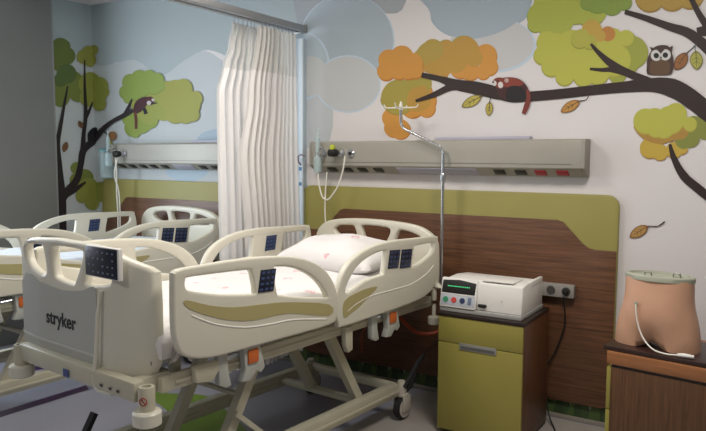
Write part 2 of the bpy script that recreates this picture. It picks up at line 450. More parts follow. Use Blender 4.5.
# the tree of the left bay (partly on the side wall)
D1, D2, D3 = '7C8A32', '5F7433', '95A23A'
M.cloud([(60, 48, 10), (66, 56, 9), (58, 62, 9), (64, 46, 6)], '6F7F2F')
M.cloud([(88, 54, 8), (83, 57, 7), (90, 60, 7), (94, 50, 5)], '9B9E38')
M.cloud([(63, 88, 12), (72, 82, 11), (60, 98, 9), (78, 92, 10)], '7D8B33')
M.cloud([(90, 84, 12), (100, 86, 9), (96, 96, 11), (104, 92, 6), (88, 98, 9), (100, 104, 7)], '9BA23A')
M.cloud([(66, 74, 10), (60, 80, 7)], D2)
M.cloud([(76, 168, 6), (84, 178, 9), (76, 180, 7)], '7F8D33'); M.cloud([(88, 190, 12), (100, 192, 10), (92, 202, 8), (82, 196, 7)], '989C38')
M.cloud([(134, 128, 9), (141, 122, 12), (150, 120, 9), (128, 120, 5), (136, 133, 5)], '92A73A')
M.cloud([(145, 105, 13), (160, 100, 17), (150, 115, 10), (164, 112, 9)], 'A0A93E')
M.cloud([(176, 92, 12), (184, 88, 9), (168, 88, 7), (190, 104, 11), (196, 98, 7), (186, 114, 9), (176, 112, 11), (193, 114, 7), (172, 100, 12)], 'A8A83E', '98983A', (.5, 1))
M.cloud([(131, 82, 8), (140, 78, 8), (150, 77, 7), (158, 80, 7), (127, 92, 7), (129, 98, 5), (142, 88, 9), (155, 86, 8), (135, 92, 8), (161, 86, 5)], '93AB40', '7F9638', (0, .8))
DB = '2B2022'
M.stroke([(60, 240), (60, 200), (59, 170), (57, 145), (60, 125), (67, 86)], [12, 11, 6, 5, 4, 1.5], DB)
M.stroke([(58, 204), (66, 192), (76, 180), (80, 165), (83, 150), (94, 140), (105, 128), (114, 121), (124, 116), (134, 110)], [9, 8, 7, 6, 7, 7, 5, 4, 5, 4], DB)
M.stroke([(64, 197), (74, 190), (85, 182)], [4, 5, 2], DB)
M.stroke([(82, 155), (83, 135), (85, 115), (84, 85), (84, 60)], [6, 4, 4, 2.5, 1.2], DB); M.stroke([(85, 118), (88, 112), (92, 102)], [4, 3, 1.2], DB)
M.stroke([(126, 114), (130, 106), (133, 99)], [4, 3, 1.5], DB)
M.stroke([(96, 134), (102, 130), (110, 136)], [2, 1.5, 1], DB)
M.blob([(88, 143), (87, 134), (92, 128), (98, 128), (97, 134), (93, 141)], '1B1A20')
M.disc(113, 136, 4.5, 'A06A38'); M.leaf((108, 138), (113, 150), 3, 'A9AC3C', '808A34', '55602A'); M.leaf((78, 121), (82, 128), 2.5, '8A5A30', '70482A', '55382A'); M.leaf((66, 142), (63, 152), 3, '94602E', '70482A', '55382A')
# small red panda on the left branch
M.blob([(134, 112), (136, 103), (142, 98), (149, 97), (151, 101), (147, 106), (143, 111), (137, 114)], '4C1A22')
M.stroke([(136, 112), (137, 120), (137, 129)], [2.5, 3, 2.5], '6E2A20'); M.stroke([(145, 108), (147, 114)], [3, 4], '17151A')
M.disc(151, 101, 4.4, '5A1D22'); M.disc(150, 103, 2.2, 'D8CCC8'); M.disc(154, 100, 1.5, 'D8CCC8'); M.stroke([(152, 104), (158, 103)], [1.5, 1], DB)
# painted grass along the foot of the back wall
for i in range(160):
    x = -2.95 + i*.0412; 
    h = .10+.07*random.random(); w = .035; lean = random.uniform(-.03, .03)
    c = ('3F5A2C', '4F6B2E', '35502A')[i % 3]
    M.k += 0; mi = M.mi(c)
    vs = [M.back.verts.new((max(XL+.001, x+a), -(M.k+1+i % 5)*M.eps, z)) for a, z in ((-w, .031), (w, .031), (w*.6+lean*.5, .031+h*.6), (lean, .031+h), (-w*.6+lean*.5, .031+h*.6))]
    f = M.back.faces.new(vs); f.material_index = mi
for bm_, name, quad, want in ((M.back, 'wall_back', [(XL, 0, 0), (XR, 0, 0), (XR, 0, ZC), (XL, 0, ZC)], Vector((0, -1, 0))),
                              (M.left, 'wall_left', [(XL, YB, 0), (XL, 0, 0), (XL, 0, ZC), (XL, YB, ZC)], Vector((1, 0, 0)))):
    wp = mat('wall_paint', 'DEDADA', .6, noise=.012, scale=1.5)
    if wp not in M.mats: M.mats.append(wp)
    wi = M.mats.index(wp)
    nrm = want
    if name == 'wall_back': quads = [quad]
    else:  # left wall with its window opening
        a, b, c, d = -2.75, -1.05, .95, 2.5
        quads = [[(XL, YB, 0), (XL, a, 0), (XL, a, ZC), (XL, YB, ZC)], [(XL, b, 0), (XL, 0, 0), (XL, 0, ZC), (XL, b, ZC)],
                 [(XL, a, 0), (XL, b, 0), (XL, b, c), (XL, a, c)], [(XL, a, d), (XL, b, d), (XL, b, ZC), (XL, a, ZC)]]
    for q in quads:
        fr = [bm_.verts.new(v) for v in q]; f = bm_.faces.new(fr); f.material_index = wi
        f.normal_update()
        if f.normal.dot(want) < 0: f.normal_flip()
    for f in bm_.faces:
        f.normal_update()
        if f.normal.dot(want) < 0: f.normal_flip()
    # thickness behind
    me = bpy.data.meshes.new(name); bm_.to_mesh(me); bm_.free()
    for mm in M.mats: me.materials.append(mm)
    o = link(name, me, None, None, False); tag(o, kind='structure')
wp = MATS['wall_paint']
def struct(name, mb, material, label=None):
    o = mb.build(name, material); tag(o, label, kind='structure'); return o
wp2 = mat('grey_wall_paint', '8F8E8C', .65)
struct('wall_right', MB().box(XR, XR+.1, YB, .1, 0, ZC), wp2)
struct('wall_front', MB().box(XL, XR, YB-.1, YB, 0, ZC), wp2)
struct('ceiling', MB().box(XL-.1, XR+.1, YB-.1, .1, ZC, ZC+.1), mat('ceiling_paint', 'D8D6D2', .7))
grey_w = mat('grey_side_wall', '7C7C7A', .6, noise=.02, scale=2)
struct('trim_1', MB().box(XL+.0405, XL+.06, -1.0, -.445, 0, ZC-.002), grey_w, 'plain grey panelled face of the side wall')
struct('trim_2', MB().box(XL, XL+.06, -.445, -.43, 0, ZC-.002), mat('grey_edge', '8E908E', .5))
# window in the left wall
w = MB()
wf = mat('window_frame', 'E8E8E8', .4)
for yy in (-2.75, -1.93, -1.11): w.box(XL-.06, XL+.0, yy, yy+.06, .95, 2.5, material=wf)
w.box(XL-.06, XL, -2.75, -1.05, .95, 1.01, material=wf); w.box(XL-.06, XL, -2.75, -1.05, 2.44, 2.5, material=wf)
w.box(XL-.05, XL-.045, -2.74, -1.06, .96, 2.49, material=mat('window_glass', 'DDE8EE', .05, trans=.9))
struct('window_1', w, None)
# floor: vinyl with inlaid shapes
fm = mat('vinyl_floor', '9D9EAB', .32, noise=.03, scale=2.5, bump=.02)
fb = bmesh.new(); FM = [fm]
def fpoly(pts, material, e):
    if material not in FM: FM.append(material)
    vs = [fb.verts.new((x, y, e)) for x, y in pts]; f = fb.faces.new(vs); f.material_index = FM.index(material); f.normal_update()
    if f.normal.z < 0: f.normal_flip()
    bmesh.ops.triangulate(fb, faces=[f])
fpoly([(XL, YB), (XR, YB), (XR, 0), (XL, 0)], fm, 0)
purple = mat('purple_vinyl', '4A2C50', .35); green = mat('green_vinyl', '728F3C', .35); pale = mat('pale_vinyl', 'A9A39C', .35, noise=.03)
fpoly([(-1.60, -3.2), (-1.50, -3.2), (-1.44, -1.24), (-1.53, -1.20)], purple, .0003)
fpoly([(-2.25, -1.30), (-2.14, -1.30), (-2.05, -1.02), (-2.16, -1.02)], purple, .0003)
fpoly(catmull([(-1.35, -.98), (-1.0, -1.02), (-.72, -.9), (-.45, -1.0), (-.15, -1.15), (.15, -1.4), (.2, -1.9), (-.1, -2.3), (-.45, -1.9), (-.55, -1.35), (-.9, -1.15), (-1.2, -1.1)]), green, .0004)
fpoly([(.35, -.9), (.45, -.02), (XR, -.02), (XR, -2.5), (1.2, -3.0), (.6, -1.6)], pale, .0002)
me = bpy.data.meshes.new('floor'); fb.to_mesh(me); fb.free()
for mm in FM: me.materials.append(mm)
o = link('floor', me, None, None, False); tag(o, kind='structure')
struct('baseboard_back', MB().box(XL, XR, -.012, -.0, 0, .03, .003), mat('baseboard', '9A948B', .5))
struct('baseboard_right', MB().box(XR-.012, XR, YB, -.013, 0, .07, .003), mat('baseboard', 'A8A39A', .5))

# ------------------------------------------------------------------ headwall panels
def rounded(x0, x1, z0, z1, r, n=6):
    o = []
    for cx, cz, a0 in ((x1-r, z1-r, 0), (x0+r, z1-r, 90), (x0+r, z0+r, 180), (x1-r, z0+r, 270)):
        for i in range(n+1):
            a = math.radians(a0+90*i/n); o.append((cx+r*math.cos(a), cz+r*math.sin(a)))
    return o
def headwall(x0, label):
    t = empty('headboard_wall_panel', (x0, 0, .113))
    tag(t, label, 'wall panel', 'walnut and olive panels on the wall behind the beds')
    W = 2.2
    p = MB().prism(rounded(0, W, 0, 1.237, .07), 'y', -.028, -.0245+.0235, .003).build('olive_board', olive_panel, t)
    ins = [(.004, 0.922), (.14, 0.922), (.175, 0.929), (.21, 0.952), (.33, 1.072), (.36, 1.082), (1.86, 1.082), (1.895, 1.072), (2.01, 0.952), (2.045, 0.929), (2.08, 0.922), (2.196, 0.922), (2.196, .06), (2.185, .03), (2.165, .01), (2.14, .003), (.06, .003), (.035, .01), (.015, .03), (.004, .06)]
    q = MB().prism(ins, 'y', -.034, -.0282, .0015).build('walnut_board', wood_panel, t)
    return t
hw = headwall(-.56, 'walnut wall panel with olive border behind the near bed and cabinet')
hw2 = headwall(-2.86, 'walnut wall panel with pale olive border behind the far bed')
# ------------------------------------------------------------------ medical gas rails
def trunking(x0, x1, label, reds, sock, lamp):
    t = empty('bedhead_service_unit', ((x0+x1)/2, 0, 1.445))
    tag(t, label, 'wall unit', 'aluminium service units above the beds')
    L = (x1-x0)/2; H = .222
    pr = [(-.001, H-.002), (-.105, H-.002), (-.12, H-.014), (-.12, .055), (-.114, .048), (-.03, .002), (-.001, 0)]
    MB().prism(pr, 'x', -L, L, .0015).build('housing', alu, t)
    for s in (-1, 1):
        MB().prism([(a*1.02 if a < -.01 else a, b) for a, b in pr], 'x', s*(L+.0005), s*(L+.022), .002).build('end_cap', mat('end_cap_grey', '9A968C', .5), t)
    def bevel_pt(x, v, off):   # point on the sloping underside; v from front (0) to back (1)
        y = -.113+v*.082; z = .0475-v*.0455
        n = Vector((0, -.49, -.87))
        return Vector((x, y, z))+n*off
    for xx, mm in sock:
        m4 = Matrix.Translation(bevel_pt(xx-(x0+x1)/2, .45, .001)) @ Matrix.Rotation(math.radians(-29), 4, 'X')
        so = MB().box(-.034, .034, -.028, .028, -.006, .001, .003, mat4=m4).build('socket', mm, t)
    for a, b in lamp:
        m4 = Matrix.Translation(bevel_pt((a+b)/2-(x0+x1)/2, .5, .0)) @ Matrix.Rotation(math.radians(-29), 4, 'X')
        MB().box(-(b-a)/2, (b-a)/2, -.04, .04, -.004, .002, .002, mat4=m4).build('lamp_diffuser', alu_light, t)
    MB().box(-.0, .62, -.075, -.02, H-.0015, H+.018, .003).build('lamp_cover', alu_light, t)
    MB().box(-L+.1, L-.05, -.1225, -.1202, .075, .078).build('seam_line', mat('seam', '7A776F', .5), t)
    return t
blk = mat('black_socket', '1C1B1A', .4)
xs = lambda px: at(px, 172, 'y', -.075).x
trunking(-.413, 1.445, 'long grey aluminium bedhead unit on the wall above the near bed', 2,
         [(xs(333), blk), (xs(348), blk), (xs(363), blk), (xs(379), blk), (xs(500), blk), (xs(521), blk), (xs(541), red), (xs(563), red)],
         [(xs(398), xs(478))])
trunking(-2.58, -.72, 'pale grey aluminium bedhead unit above the far bed, left of the curtain', 0,
         [(-2.5+.135*i, blk) for i in range(5)]+[(-1.52+.13*i, blk) for i in range(5)], [(-1.85, -1.62)])

# ------------------------------------------------------------------ hospital bed
R1out = [(-1.050, 1.105), (-1.043, 1.130), (-1.015, 1.139), (-0.922, 1.141), (-0.77, 1.142), (-0.591, 1.136), (-0.419, 1.118), (-0.285, 1.082), (-0.178, 1.024), (-0.111, 0.945), (-0.085, 0.867), (-0.095, 0.79), (-0.15, 0.757), (-0.484, 0.760), (-0.681, 0.763), (-0.84, 0.766), (-0.949, 0.782), (-1.015, 0.813), (-1.042, 0.862), (-1.052, 0.937)]
R1A = [(-0.996, 1.075), (-0.992, 1.094), (-0.965, 1.102), (-0.69, 1.092), (-0.658, 1.083), (-.645, 1.05), (-.635, .995), (-.655, .988), (-0.822, 1.012), (-0.96, 1.046), (-0.988, 1.058)]
R1B = [(-0.522, 1.075), (-.50, 1.082), (-0.421, 1.070), (-.34, 1.042), (-0.26, .998), (-0.20, .945), (-0.172, .903), (-.188, .896), (-.35, .925), (-0.478, 0.955), (-.505, .972)]
R1ol = [(-1.000, 1.020), (-0.885, 0.98), (-0.762, 0.951), (-0.607, 0.936), (-0.441, 0.918), (-0.16, 0.860), (-0.16, 0.806), (-0.441, 0.868), (-0.66, 0.878), (-0.824, 0.915), (-0.985, 0.985)]
R1ln = [(-0.973, 0.957), (-0.901, 0.92), (-0.826, 0.89), (-0.697, 0.856), (-0.554, 0.841), (-0.402, 0.832), (-0.18, 0.792)]
R2out = [(-0.08, 0.745), (-0.108, 0.832), (-0.070, 0.96), (0.013, 1.046), (0.176, 1.098), (0.376, 1.112), (.6, 1.105), (0.825, 1.098), (0.852, 1.075), (0.867, 1.0), (0.865, 0.9), (0.832, 0.814), (0.722, 0.757), (0.52, 0.738), (0.18, 0.730), (-0.05, 0.728)]
R2A = [(-0.028, 0.905), (.0, .95), (0.05, 1.0), (0.129, 1.038), (.22, 1.06), (0.305, 1.066), (.318, 1.05), (0.300, 0.955), (.28, .942), (0.129, 0.930), (.0, .89)]
R2B = [(0.590, 1.046), (.612, 1.060), (0.79, 1.060), (.81, 1.045), (0.79, 1.005), (0.69, 0.968), (0.585, 0.945), (.572, .958)]
R2ol = [(-0.045, 0.775), (-0.051, 0.842), (-.02, .866), (0.03, 0.878), (0.13, 0.890), (0.236, 0.885), (.15, .842), (0.08, 0.808), (0.015, 0.788)]
R2ln = [(-0.017, 0.801), (0.061, 0.828), (0.179, 0.845), (0.38, 0.847), (0.57, 0.852), (0.718, 0.887), (0.795, 0.927)]
FLIP = Matrix(((0, 0, 1, 0), (1, 0, 0, 0), (0, 1, 0, 0), (0, 0, 0, 1)))   # plate XY -> YZ, thickness along X
def rail(parent, side, out, holes, ol, ln, pads, inner_pads, label=None):
    x0 = side*.50
    me = plate_mesh(catmull(out, 4), [catmull(h, 3) for h in holes], .036, .011)
    me.transform(Matrix.Translation((x0, 0, 0)) @ FLIP)
    r = link('side_rail', me, plastic, parent, True, 50)
    xo = x0+side*.0185
    a, b = sorted((xo-side*.002, xo+side*.002))
    MB().prism(catmull(ol, 3), 'x', a, b).build('inset_panel', plastic_olive, r)
    MB().tube([(xo-side*.001, y, z) for y, z in catmull(ln, 4, False)], .0042, 6).build('trim_line', white_line, r)
    for (y0, y1, z0, z1, sk) in pads:
        pad(r, xo, side, y0, y1, z0, z1, sk, navy)
    for (y0, y1, z0, z1, sk) in inner_pads:
        pad(r, x0-side*.0185, -side, y0, y1, z0, z1, sk, blue_pad)
    return r
def pad(r, xo, side, y0, y1, z0, z1, sk, m_):
    mb = MB()
    pts = [(y0, z0), (y1, z0-sk), (y1+.018, z1-sk), (y0+.018, z1)]
    a, b = sorted((xo-side*.001, xo+side*.004))
    mb.prism(pts, 'x', a, b, .001, material=m_)
    for i in range(3):
        for j in range(4):
            u = (i+.5)/3; v = (j+.5)/4
            yy = y0+(y1-y0)*u+.018*v; zz = z0+(z1-z0)*v-sk*u
            c, d = sorted((xo+side*.004, xo+side*.005))
            mb.box(c, d, yy-.009, yy+.009, zz-.005, zz+.005, material=mat('key_print', '3C4D78', .5))
    p = mb.build('control_pad', None, r)
def arm(parent, p0, p1, w=.05, h=.035, name='lift_arm'):
    mb = MB().tube([p0, p1], 1, flat=(w, h))
    mb.tube([Vector(p1)+Vector((-w/2-.008, 0, 0)), Vector(p1)+Vector((w/2+.008, 0, 0))], .022, 12)
    return mb.build(name, metal_cream, parent, True, 30)

def foot_y(x):
    return (.10 if x > 0 else .02)*max(0, (abs(x)-.26)/.19)**1.5
def make_bed():
    B = empty('hospital_bed', (.12, -1.2, 0), math.radians(-5))
    YF = -1.125   # footboard local y
    # footboard, bent back at both ends
    half = [(.05, 1.215), (.12, 1.213), (.2, 1.207), (.27, 1.193), (.33, 1.168), (.38, 1.148), (.400, 1.140), (.422, 1.122), (.426, 1.0), (.426, .85), (.420, .765), (.40, .712), (.33, .692), (.2, .695)]
    lh = [(.05, 1.215), (.12, 1.217), (.2, 1.213), (.27, 1.208), (.33, 1.204), (.38, 1.196), (.42, 1.182), (.462, 1.155), (.475, 1.10), (.477, .85), (.470, .765), (.41, .722), (.34, .708), (.2, .71)]
    outl = half+[(-x, z) for x, z in lh[::-1]]
    def hole(pts): return chaikin(pts, 2)
    h1 = [(-.425, 1.145), (-.415, 1.170), (-.25, 1.182), (-.236, 1.16), (-.216, 1.07), (-.228, 1.056), (-.27, 1.052), (-.395, 1.085)]
    h2 = [(-.172, 1.165), (-.16, 1.185), (.06, 1.185), (.072, 1.165), (.006, 1.05), (-.01, 1.038), (-.135, 1.050), (-.152, 1.062)]
    h3 = [(.118, 1.165), (.13, 1.18), (.26, 1.168), (.272, 1.15), (.26, 1.08), (.24, 1.065), (.08, 1.045), (.075, 1.06)]
    me = plate_mesh(outl, [hole(h1), hole(h2), hole(h3)], .045, .016)
    me.transform(Matrix.Rotation(PI/2, 4, 'X'))
    b = bmesh.new(); b.from_mesh(me)
    for k in range(-17, 18):
        xx = k*.0275
        if abs(xx) > .24: bmesh.ops.bisect_plane(b, geom=b.verts[:]+b.edges[:]+b.faces[:], plane_co=(xx, 0, 0), plane_no=(1, 0, 0), dist=1e-6)
    for v in b.verts: v.co.y += YF+foot_y(v.co.x)
    b.to_mesh(me); b.free()
    F = link('footboard', me, plastic, B, True, 40)
    # grey front panel
    gp = [(-.435, .775), (-.438, 1.00), (-.43, 1.03), (-.39, 1.045), (-.33, 1.04), (-.26, 1.018), (-.18, 1.012), (-.10, 1.005), (.0, 1.012), (.08, 1.026), (.14, 1.05), (.165, 1.045), (.165, .775)]
    def bent(mb, y0):
        for v in mb.bm.verts: v.co.y += foot_y(v.co.x)
        return mb
    def strip(x0, x1, zf0, zf1, y0, y1, n=14):
        m_ = MB()
        b2 = bmesh.new(); rr = []
        for i in range(n+1):
            x = x0+(x1-x0)*i/n
            rr.append([b2.verts.new((x, y, z)) for y, z in ((y0, zf0(x)), (y0, zf1(x)), (y1, zf1(x)), (y1, zf0(x)))])
        for i in range(n):
            for k in range(4): b2.faces.new((rr[i][k], rr[i][(k+1) % 4], rr[i+1][(k+1) % 4], rr[i+1][k]))
        b2.faces.new(rr[0]); b2.faces.new(rr[-1])
        bmesh.ops.recalc_face_normals(b2, faces=b2.faces)
        m_.add(b2); return m_
    def gtop(x):
        pts = gp[1:-1]
        for p, q in zip(pts, pts[1:]):
            if p[0] <= x <= q[0]: return p[1]+(q[1]-p[1])*(x-p[0])/(max(1e-6, q[0]-p[0]))
        return pts[0][1] if x < pts[0][0] else pts[-1][1]
    bent(strip(-.455, .165, lambda x: .775, gtop, YF-.027, YF-.020, 30), 0).build('front_panel', plastic_grey, F, True, 30)
    bent(strip(-.455, .165, lambda x: .768, lambda x: .776, YF-.030, YF-.020, 24), 0).build('panel_ledge', mat('ledge_pale', 'C9C9C2', .4), F, True, 30)
    bent(strip(-.45, .165, lambda x: .712, lambda x: .768, YF-.026, YF-.020, 24), 0).build('lower_band', plastic_grey, F, True, 30)
    # hanging grab loop at the panel's end
    MB().tube([(.21, YF-.03, 1.04), (.205, YF-.045, .95), (.195, YF-.05, .80), (.183, YF-.055, .70), (.19, YF-.055, .668), (.215, YF-.055, .655), (.30, YF-.05, .660)], .008, 8).build('grab_loop', plastic, F)
    tm = text_mesh('stryker', .082, .0012, .0015, .97)
    tm.transform(Matrix.Translation((-.10, YF-.0275, .878)) @ Matrix.Rotation(PI/2, 4, 'X'))
    link('lettering', tm, logo_black, F, False)
    # keypad at the top right of the footboard
    kp = MB().box(.122, .345, YF-.040, YF-.020, 1.092, 1.214, .006, material=device_white)
    kp.box(.124, .336, YF-.0425, YF-.038, 1.097, 1.210, .002, material=navy)
    for j in range(4):
        for i in range(6):
            if (i+j*2) % 7 == 6: continue
            x = .148+i*.032; z = 1.192-j*.026
            kp.box(x-.005, x+.004, YF-.0433, YF-.0422, z-.003, z+.003, material=navy_key)
    K = kp.build('keypad', None, F)
    # headboard
    hout = [(-.49, .80), (-.492, .98), (-.485, 1.04), (-.455, 1.085), (-.385, 1.126), (-.24, 1.150), (-.03, 1.159), (.2, 1.152), (.345, 1.132), (.43, 1.088), (.462, 1.045), (.470, .98), (.47, .80), (.44, .76), (-.46, .76)]
    hh = [[(-.335, 1.068), (-.31, 1.100), (-.175, 1.112), (-.155, 1.10), (-.135, 1.038), (-.15, 1.026), (-.28, 1.032)],
          [(-.105, 1.105), (-.085, 1.118), (.11, 1.114), (.132, 1.095), (.105, 1.035), (.085, 1.022), (-.06, 1.022), (-.08, 1.035)],
          [(.185, 1.095), (.205, 1.108), (.31, 1.090), (.365, 1.065), (.36, 1.040), (.32, 1.024), (.18, 1.022), (.16, 1.035)]]
    me = plate_mesh(catmull(hout, 3), [hole(h) for h in hh], .045, .014)
    me.transform(Matrix.Translation((0, .935, 0)) @ Matrix.Rotation(PI/2, 4, 'X'))
    link('headboard', me, plastic, B, True, 45)
    # side rails
    nearpads = [(.328, .425, .968, 1.064, .006), (.442, .545, .955, 1.056, .006)]
    for s in (1, -1):
        rail(B, s, R1out, [R1A, R1B], R1ol, R1ln, [(-.625, -.535, .988, 1.082, .004)], [])
        rail(B, s, R2out, [R2A, R2B], R2ol, R2ln, nearpads, [(.413, .503, .965, 1.058, .0)])
    # deck frame
    for s in (1, -1):
        fr = MB()
        fr.box(s*.43-.0175, s*.43+.0175, -1.06, .90, .66, .72, .004)
        fr.box(s*.451-.0035, s*.451+.0035, -1.0, .86, .683, .697, .002)
        fr.build('deck_beam', metal_cream, B)
    for k in range(6):
        y = -.95+k*.34; MB().box(-.412, .412, y-.02, y+.02, .665, .70, .003).build('cross_beam', metal_cream, B)
    for a, b_ in ((-1.08, -.62), (-.60, -.05), (-.03, .22), (.24, .90)): MB().box(-.41, .41, a, b_, .765, .785, .004).build('deck_plate', metal_grey, B)
    for y in (-.95, -.27, .07, .75):
        for s in (-1, 1): MB().box(s*.38-.015, s*.38+.015, y-.02, y+.02, .70, .766).build('deck_support', metal_cream, B)
    # foot cross bar with bumpers
    YB2 = -1.162
    fb_ = MB(); fb_.box(-.40, .455, YB2-.025, YB2+.025, .660, .735, .010); fb_.box(-.42, -.37, YB2, -1.0, .664, .73, .006); fb_.box(.37, .42, YB2, -1.0, .664, .73, .006)
    cb = fb_.build('foot_bar', metal_cream, B)
    lab = MB().box(-.02, .02, YB2-.0315, YB2-.0295, .668, .700); lab.build('blue_sticker', mat('blue_sticker', '3C4A80', .5), cb)
    for x in (.25, .31, .36): MB().box(x-.008, x+.008, YB2-.0312, YB2-.0298, .682, .692).build('dark_mark', mat('dark_print', '3C3A38', .5), cb)
    for s, xx, yy in ((-1, -.405, YB2-.01), (1, .495, YB2)):
        prof = [(.028, .60), (.03, .645), (.03, .722), (.028, .728), (.018, .728), (.017, .71)]
        po = MB().lathe(prof, 20, mat4=Matrix.Translation((xx, yy, 0))).build('bumper_post', metal_cream, B)
        MB().lathe([(.046, .585), (.052, .590), (.052, .632), (.046, .639), (.03, .64)], 28, mat4=Matrix.Translation((xx, yy, 0))).build('roller_bumper', plastic, B)
        if s == 1:
            rg = MB()
            d = Vector((.50, -.86, 0)).normalized(); rt = Vector((-d.y, d.x, 0))
            c = Vector((xx, yy, .68))+d*.0312
            rg.tube([c+rt*(.014*math.cos(a))+Vector((0, 0, .014*math.sin(a))) for a in [2*PI*i/16 for i in range(16)]], .0018, 6, closed=True)
            rg.tube([c+rt*.009+Vector((0, 0, -.009)), c-rt*.009+Vector((0, 0, .009))], .0018, 6)
            rg.build('warning_mark', mat('warning_red', 'B0302A', .5), po)
    # head end bar with bumpers
    hb = MB(); hb.box(-.42, .42, .92, .97, .65, .70, .006); hb.box(.37, .42, .86, .965, .652, .698, .006); hb.box(-.42, -.37, .86, .965, .652, .698, .006)
    hb.build('head_bar', metal_cream, B)
    for s in (-1, 1):
        MB().lathe([(.03, .535), (.036, .54), (.036, .58), (.03, .585), (.012, .587), (.012, .66)], 20, mat4=Matrix.Translation((s*.435, .95, 0))).build('roller_bumper', plastic, B)
        MB().lathe([(.015, .69), (.018, .70), (.018, .76), (.012, .765)], 14, mat4=Matrix.Translation((s*.445, .93, 0))).build('pole_socket', plastic, B)
    # release levers with orange buttons
    for s in (1, -1):
        for (y0, q, z0) in ((-.64, 1, .03), (.41, 1, -.0)):
            lv = MB()
            lv.prism([(y0-.04, .73+z0), (y0+.05, .74+z0), (y0+.085, .62+z0), (y0+.06, .60+z0), (y0+.035, .615+z0), (y0+.0, .58+z0), (y0-.05, .585+z0), (y0-.03, .63+z0)], 'x', *sorted((s*.455, s*.49)), .004)
            lv.prism([(y0-.17, .725+z0), (y0-.12, .725+z0), (y0-.115, .64+z0), (y0-.10, .585+z0), (y0-.13, .58+z0), (y0-.165, .60+z0)], 'x', *sorted((s*.45, s*.48)), .004)
            L = lv.build('release_lever', mat('pale_lever', 'B9BBB4', .4), B)
            MB().box(*sorted((s*.488, s*.498)), y0-.02, y0+.04, .655+z0, .715+z0, .004).build('orange_button', orange, L)
            MB().tube([(s*.44, y0-.10, .69+z0), (s*.455, y0+.0, .70+z0)], .012, 8).build('pivot_pin', chrome, L)
    for s in (1, -1):
        MB().prism([(.02, .70), (.08, .70), (.08, .58), (.045, .57), (.025, .61)], 'x', *sorted((s*.449, s*.479)), .004).build('frame_bracket', metal_cream, B)
        MB().prism([(-.93, .735), (-.80, .735), (-.80, .70), (-.84, .655), (-.92, .67)], 'x', *sorted((s*.449, s*.479)), .004).build('frame_bracket', metal_cream, B)
    # lift arms
    for x in (.30, -.05):
        arm(B, (x, -.40, .67), (x, -.685, .19), .045, .05)
        arm(B, (x, .07, .67), (x, .365, .19), .045, .05)
    arm(B, (.345, -.60, .42), (.345, -.35, .20), .02, .022, 'brace')
    for pts in ([(-.05, .365, .20), (.30, .365, .20)], [(-.05, -.685, .20), (.30, -.685, .20)], [(-.05, -.52, .47), (.30, -.52, .47)]):
        MB().tube(pts, .013, 10).build('cross_tube', metal_cream, B)
    # base frame
    bs = MB()
    for x in (.345, -.31):
        bs.box(x-.028, x+.028, -.95, .66, .145, .225, .008)
        bs.box(x-.034, x+.034, -.95, .66, .165, .185, .004)
    for y in (-.92, .66): bs.box(-.31, .345, y-.025, y+.025, .175, .22, .006)
    bs.box(-.31, .345, .34, .39, .17, .20, .006); bs.box(-.31, .345, -.74, -.69, .17, .20, .006)
    bs.build('base_frame', metal_cream, B)
    MB().tube([(-.315, -.968, .21), (-.315, -.932, .269), (-.315, -.883, .35)], 1, flat=(.035, .022)).build('foot_pedal', rubber, B)
    # casters
    def caster(x, y):
        h = MB().lathe([(.022, .135), (.03, .15), (.032, .20), (.022, .235)], 16, mat4=Matrix.Translation((x, y, 0)))
        h.box(x-.038, x-.028, y-.03, y+.045, .055, .15, .004); h.box(x+.028, x+.038, y-.03, y+.045, .055, .15, .004)
        h.box(x-.038, x+.038, y-.03, y+.03, .145, .16, .004)
        c = h.build('caster', mat('caster_grey', 'C9C2B4', .5), B)
        w_ = MB().lathe([(.045, -.022), (.068, -.02), (.072, -.01), (.072, .01), (.068, .02), (.045, .022)], 28, material=rubber, mat4=Matrix.Translation((x, y+.01, .072)) @ Matrix.Rotation(PI/2, 4, 'Y'))
        w_.lathe([(.02, -.027), (.058, -.025), (.058, .025), (.02, .027)], 20, material=mat('wheel_hub', 'C6BFB4', .5), mat4=Matrix.Translation((x, y+.01, .072)) @ Matrix.Rotation(PI/2, 4, 'Y'))
        w_.build('wheel', None, c)
    for x, y in ((.375, .69), (-.34, .69), (.375, -.96), (-.34, -.96)): caster(x, y)
    # brake pedal
    MB().prism([(-1.14, .075), (-1.125, .10), (-.98, .22), (-.95, .20), (-1.06, .10), (-1.11, .06)], 'x', .33, .365, .004).build('brake_pedal', rubber, B)
    hp = MB(); hp.tube([(.40, .68, .20), (.415, .74, .27), (.42, .80, .33), (.42, .86, .36)], .014, 8); hp.tube([(.37, .72, .16), (.405, .73, .20), (.412, .77, .27)], .02, 8)
    hp.build('brake_linkage', rubber, B)
    return B
bed = make_bed()
tag(bed, 'near cream hospital bed with grey lettered footboard and raised side rails', 'hospital bed', 'hospital beds with heads to the wall')
bed2 = copy_tree(bed)
bed2.location = (-1.72, -1.12, 0); bed2.rotation_euler = (0, 0, math.radians(-3.5))
tag(bed2, 'far cream hospital bed between the near bed and the grey side wall', 'hospital bed', 'hospital beds with heads to the wall')

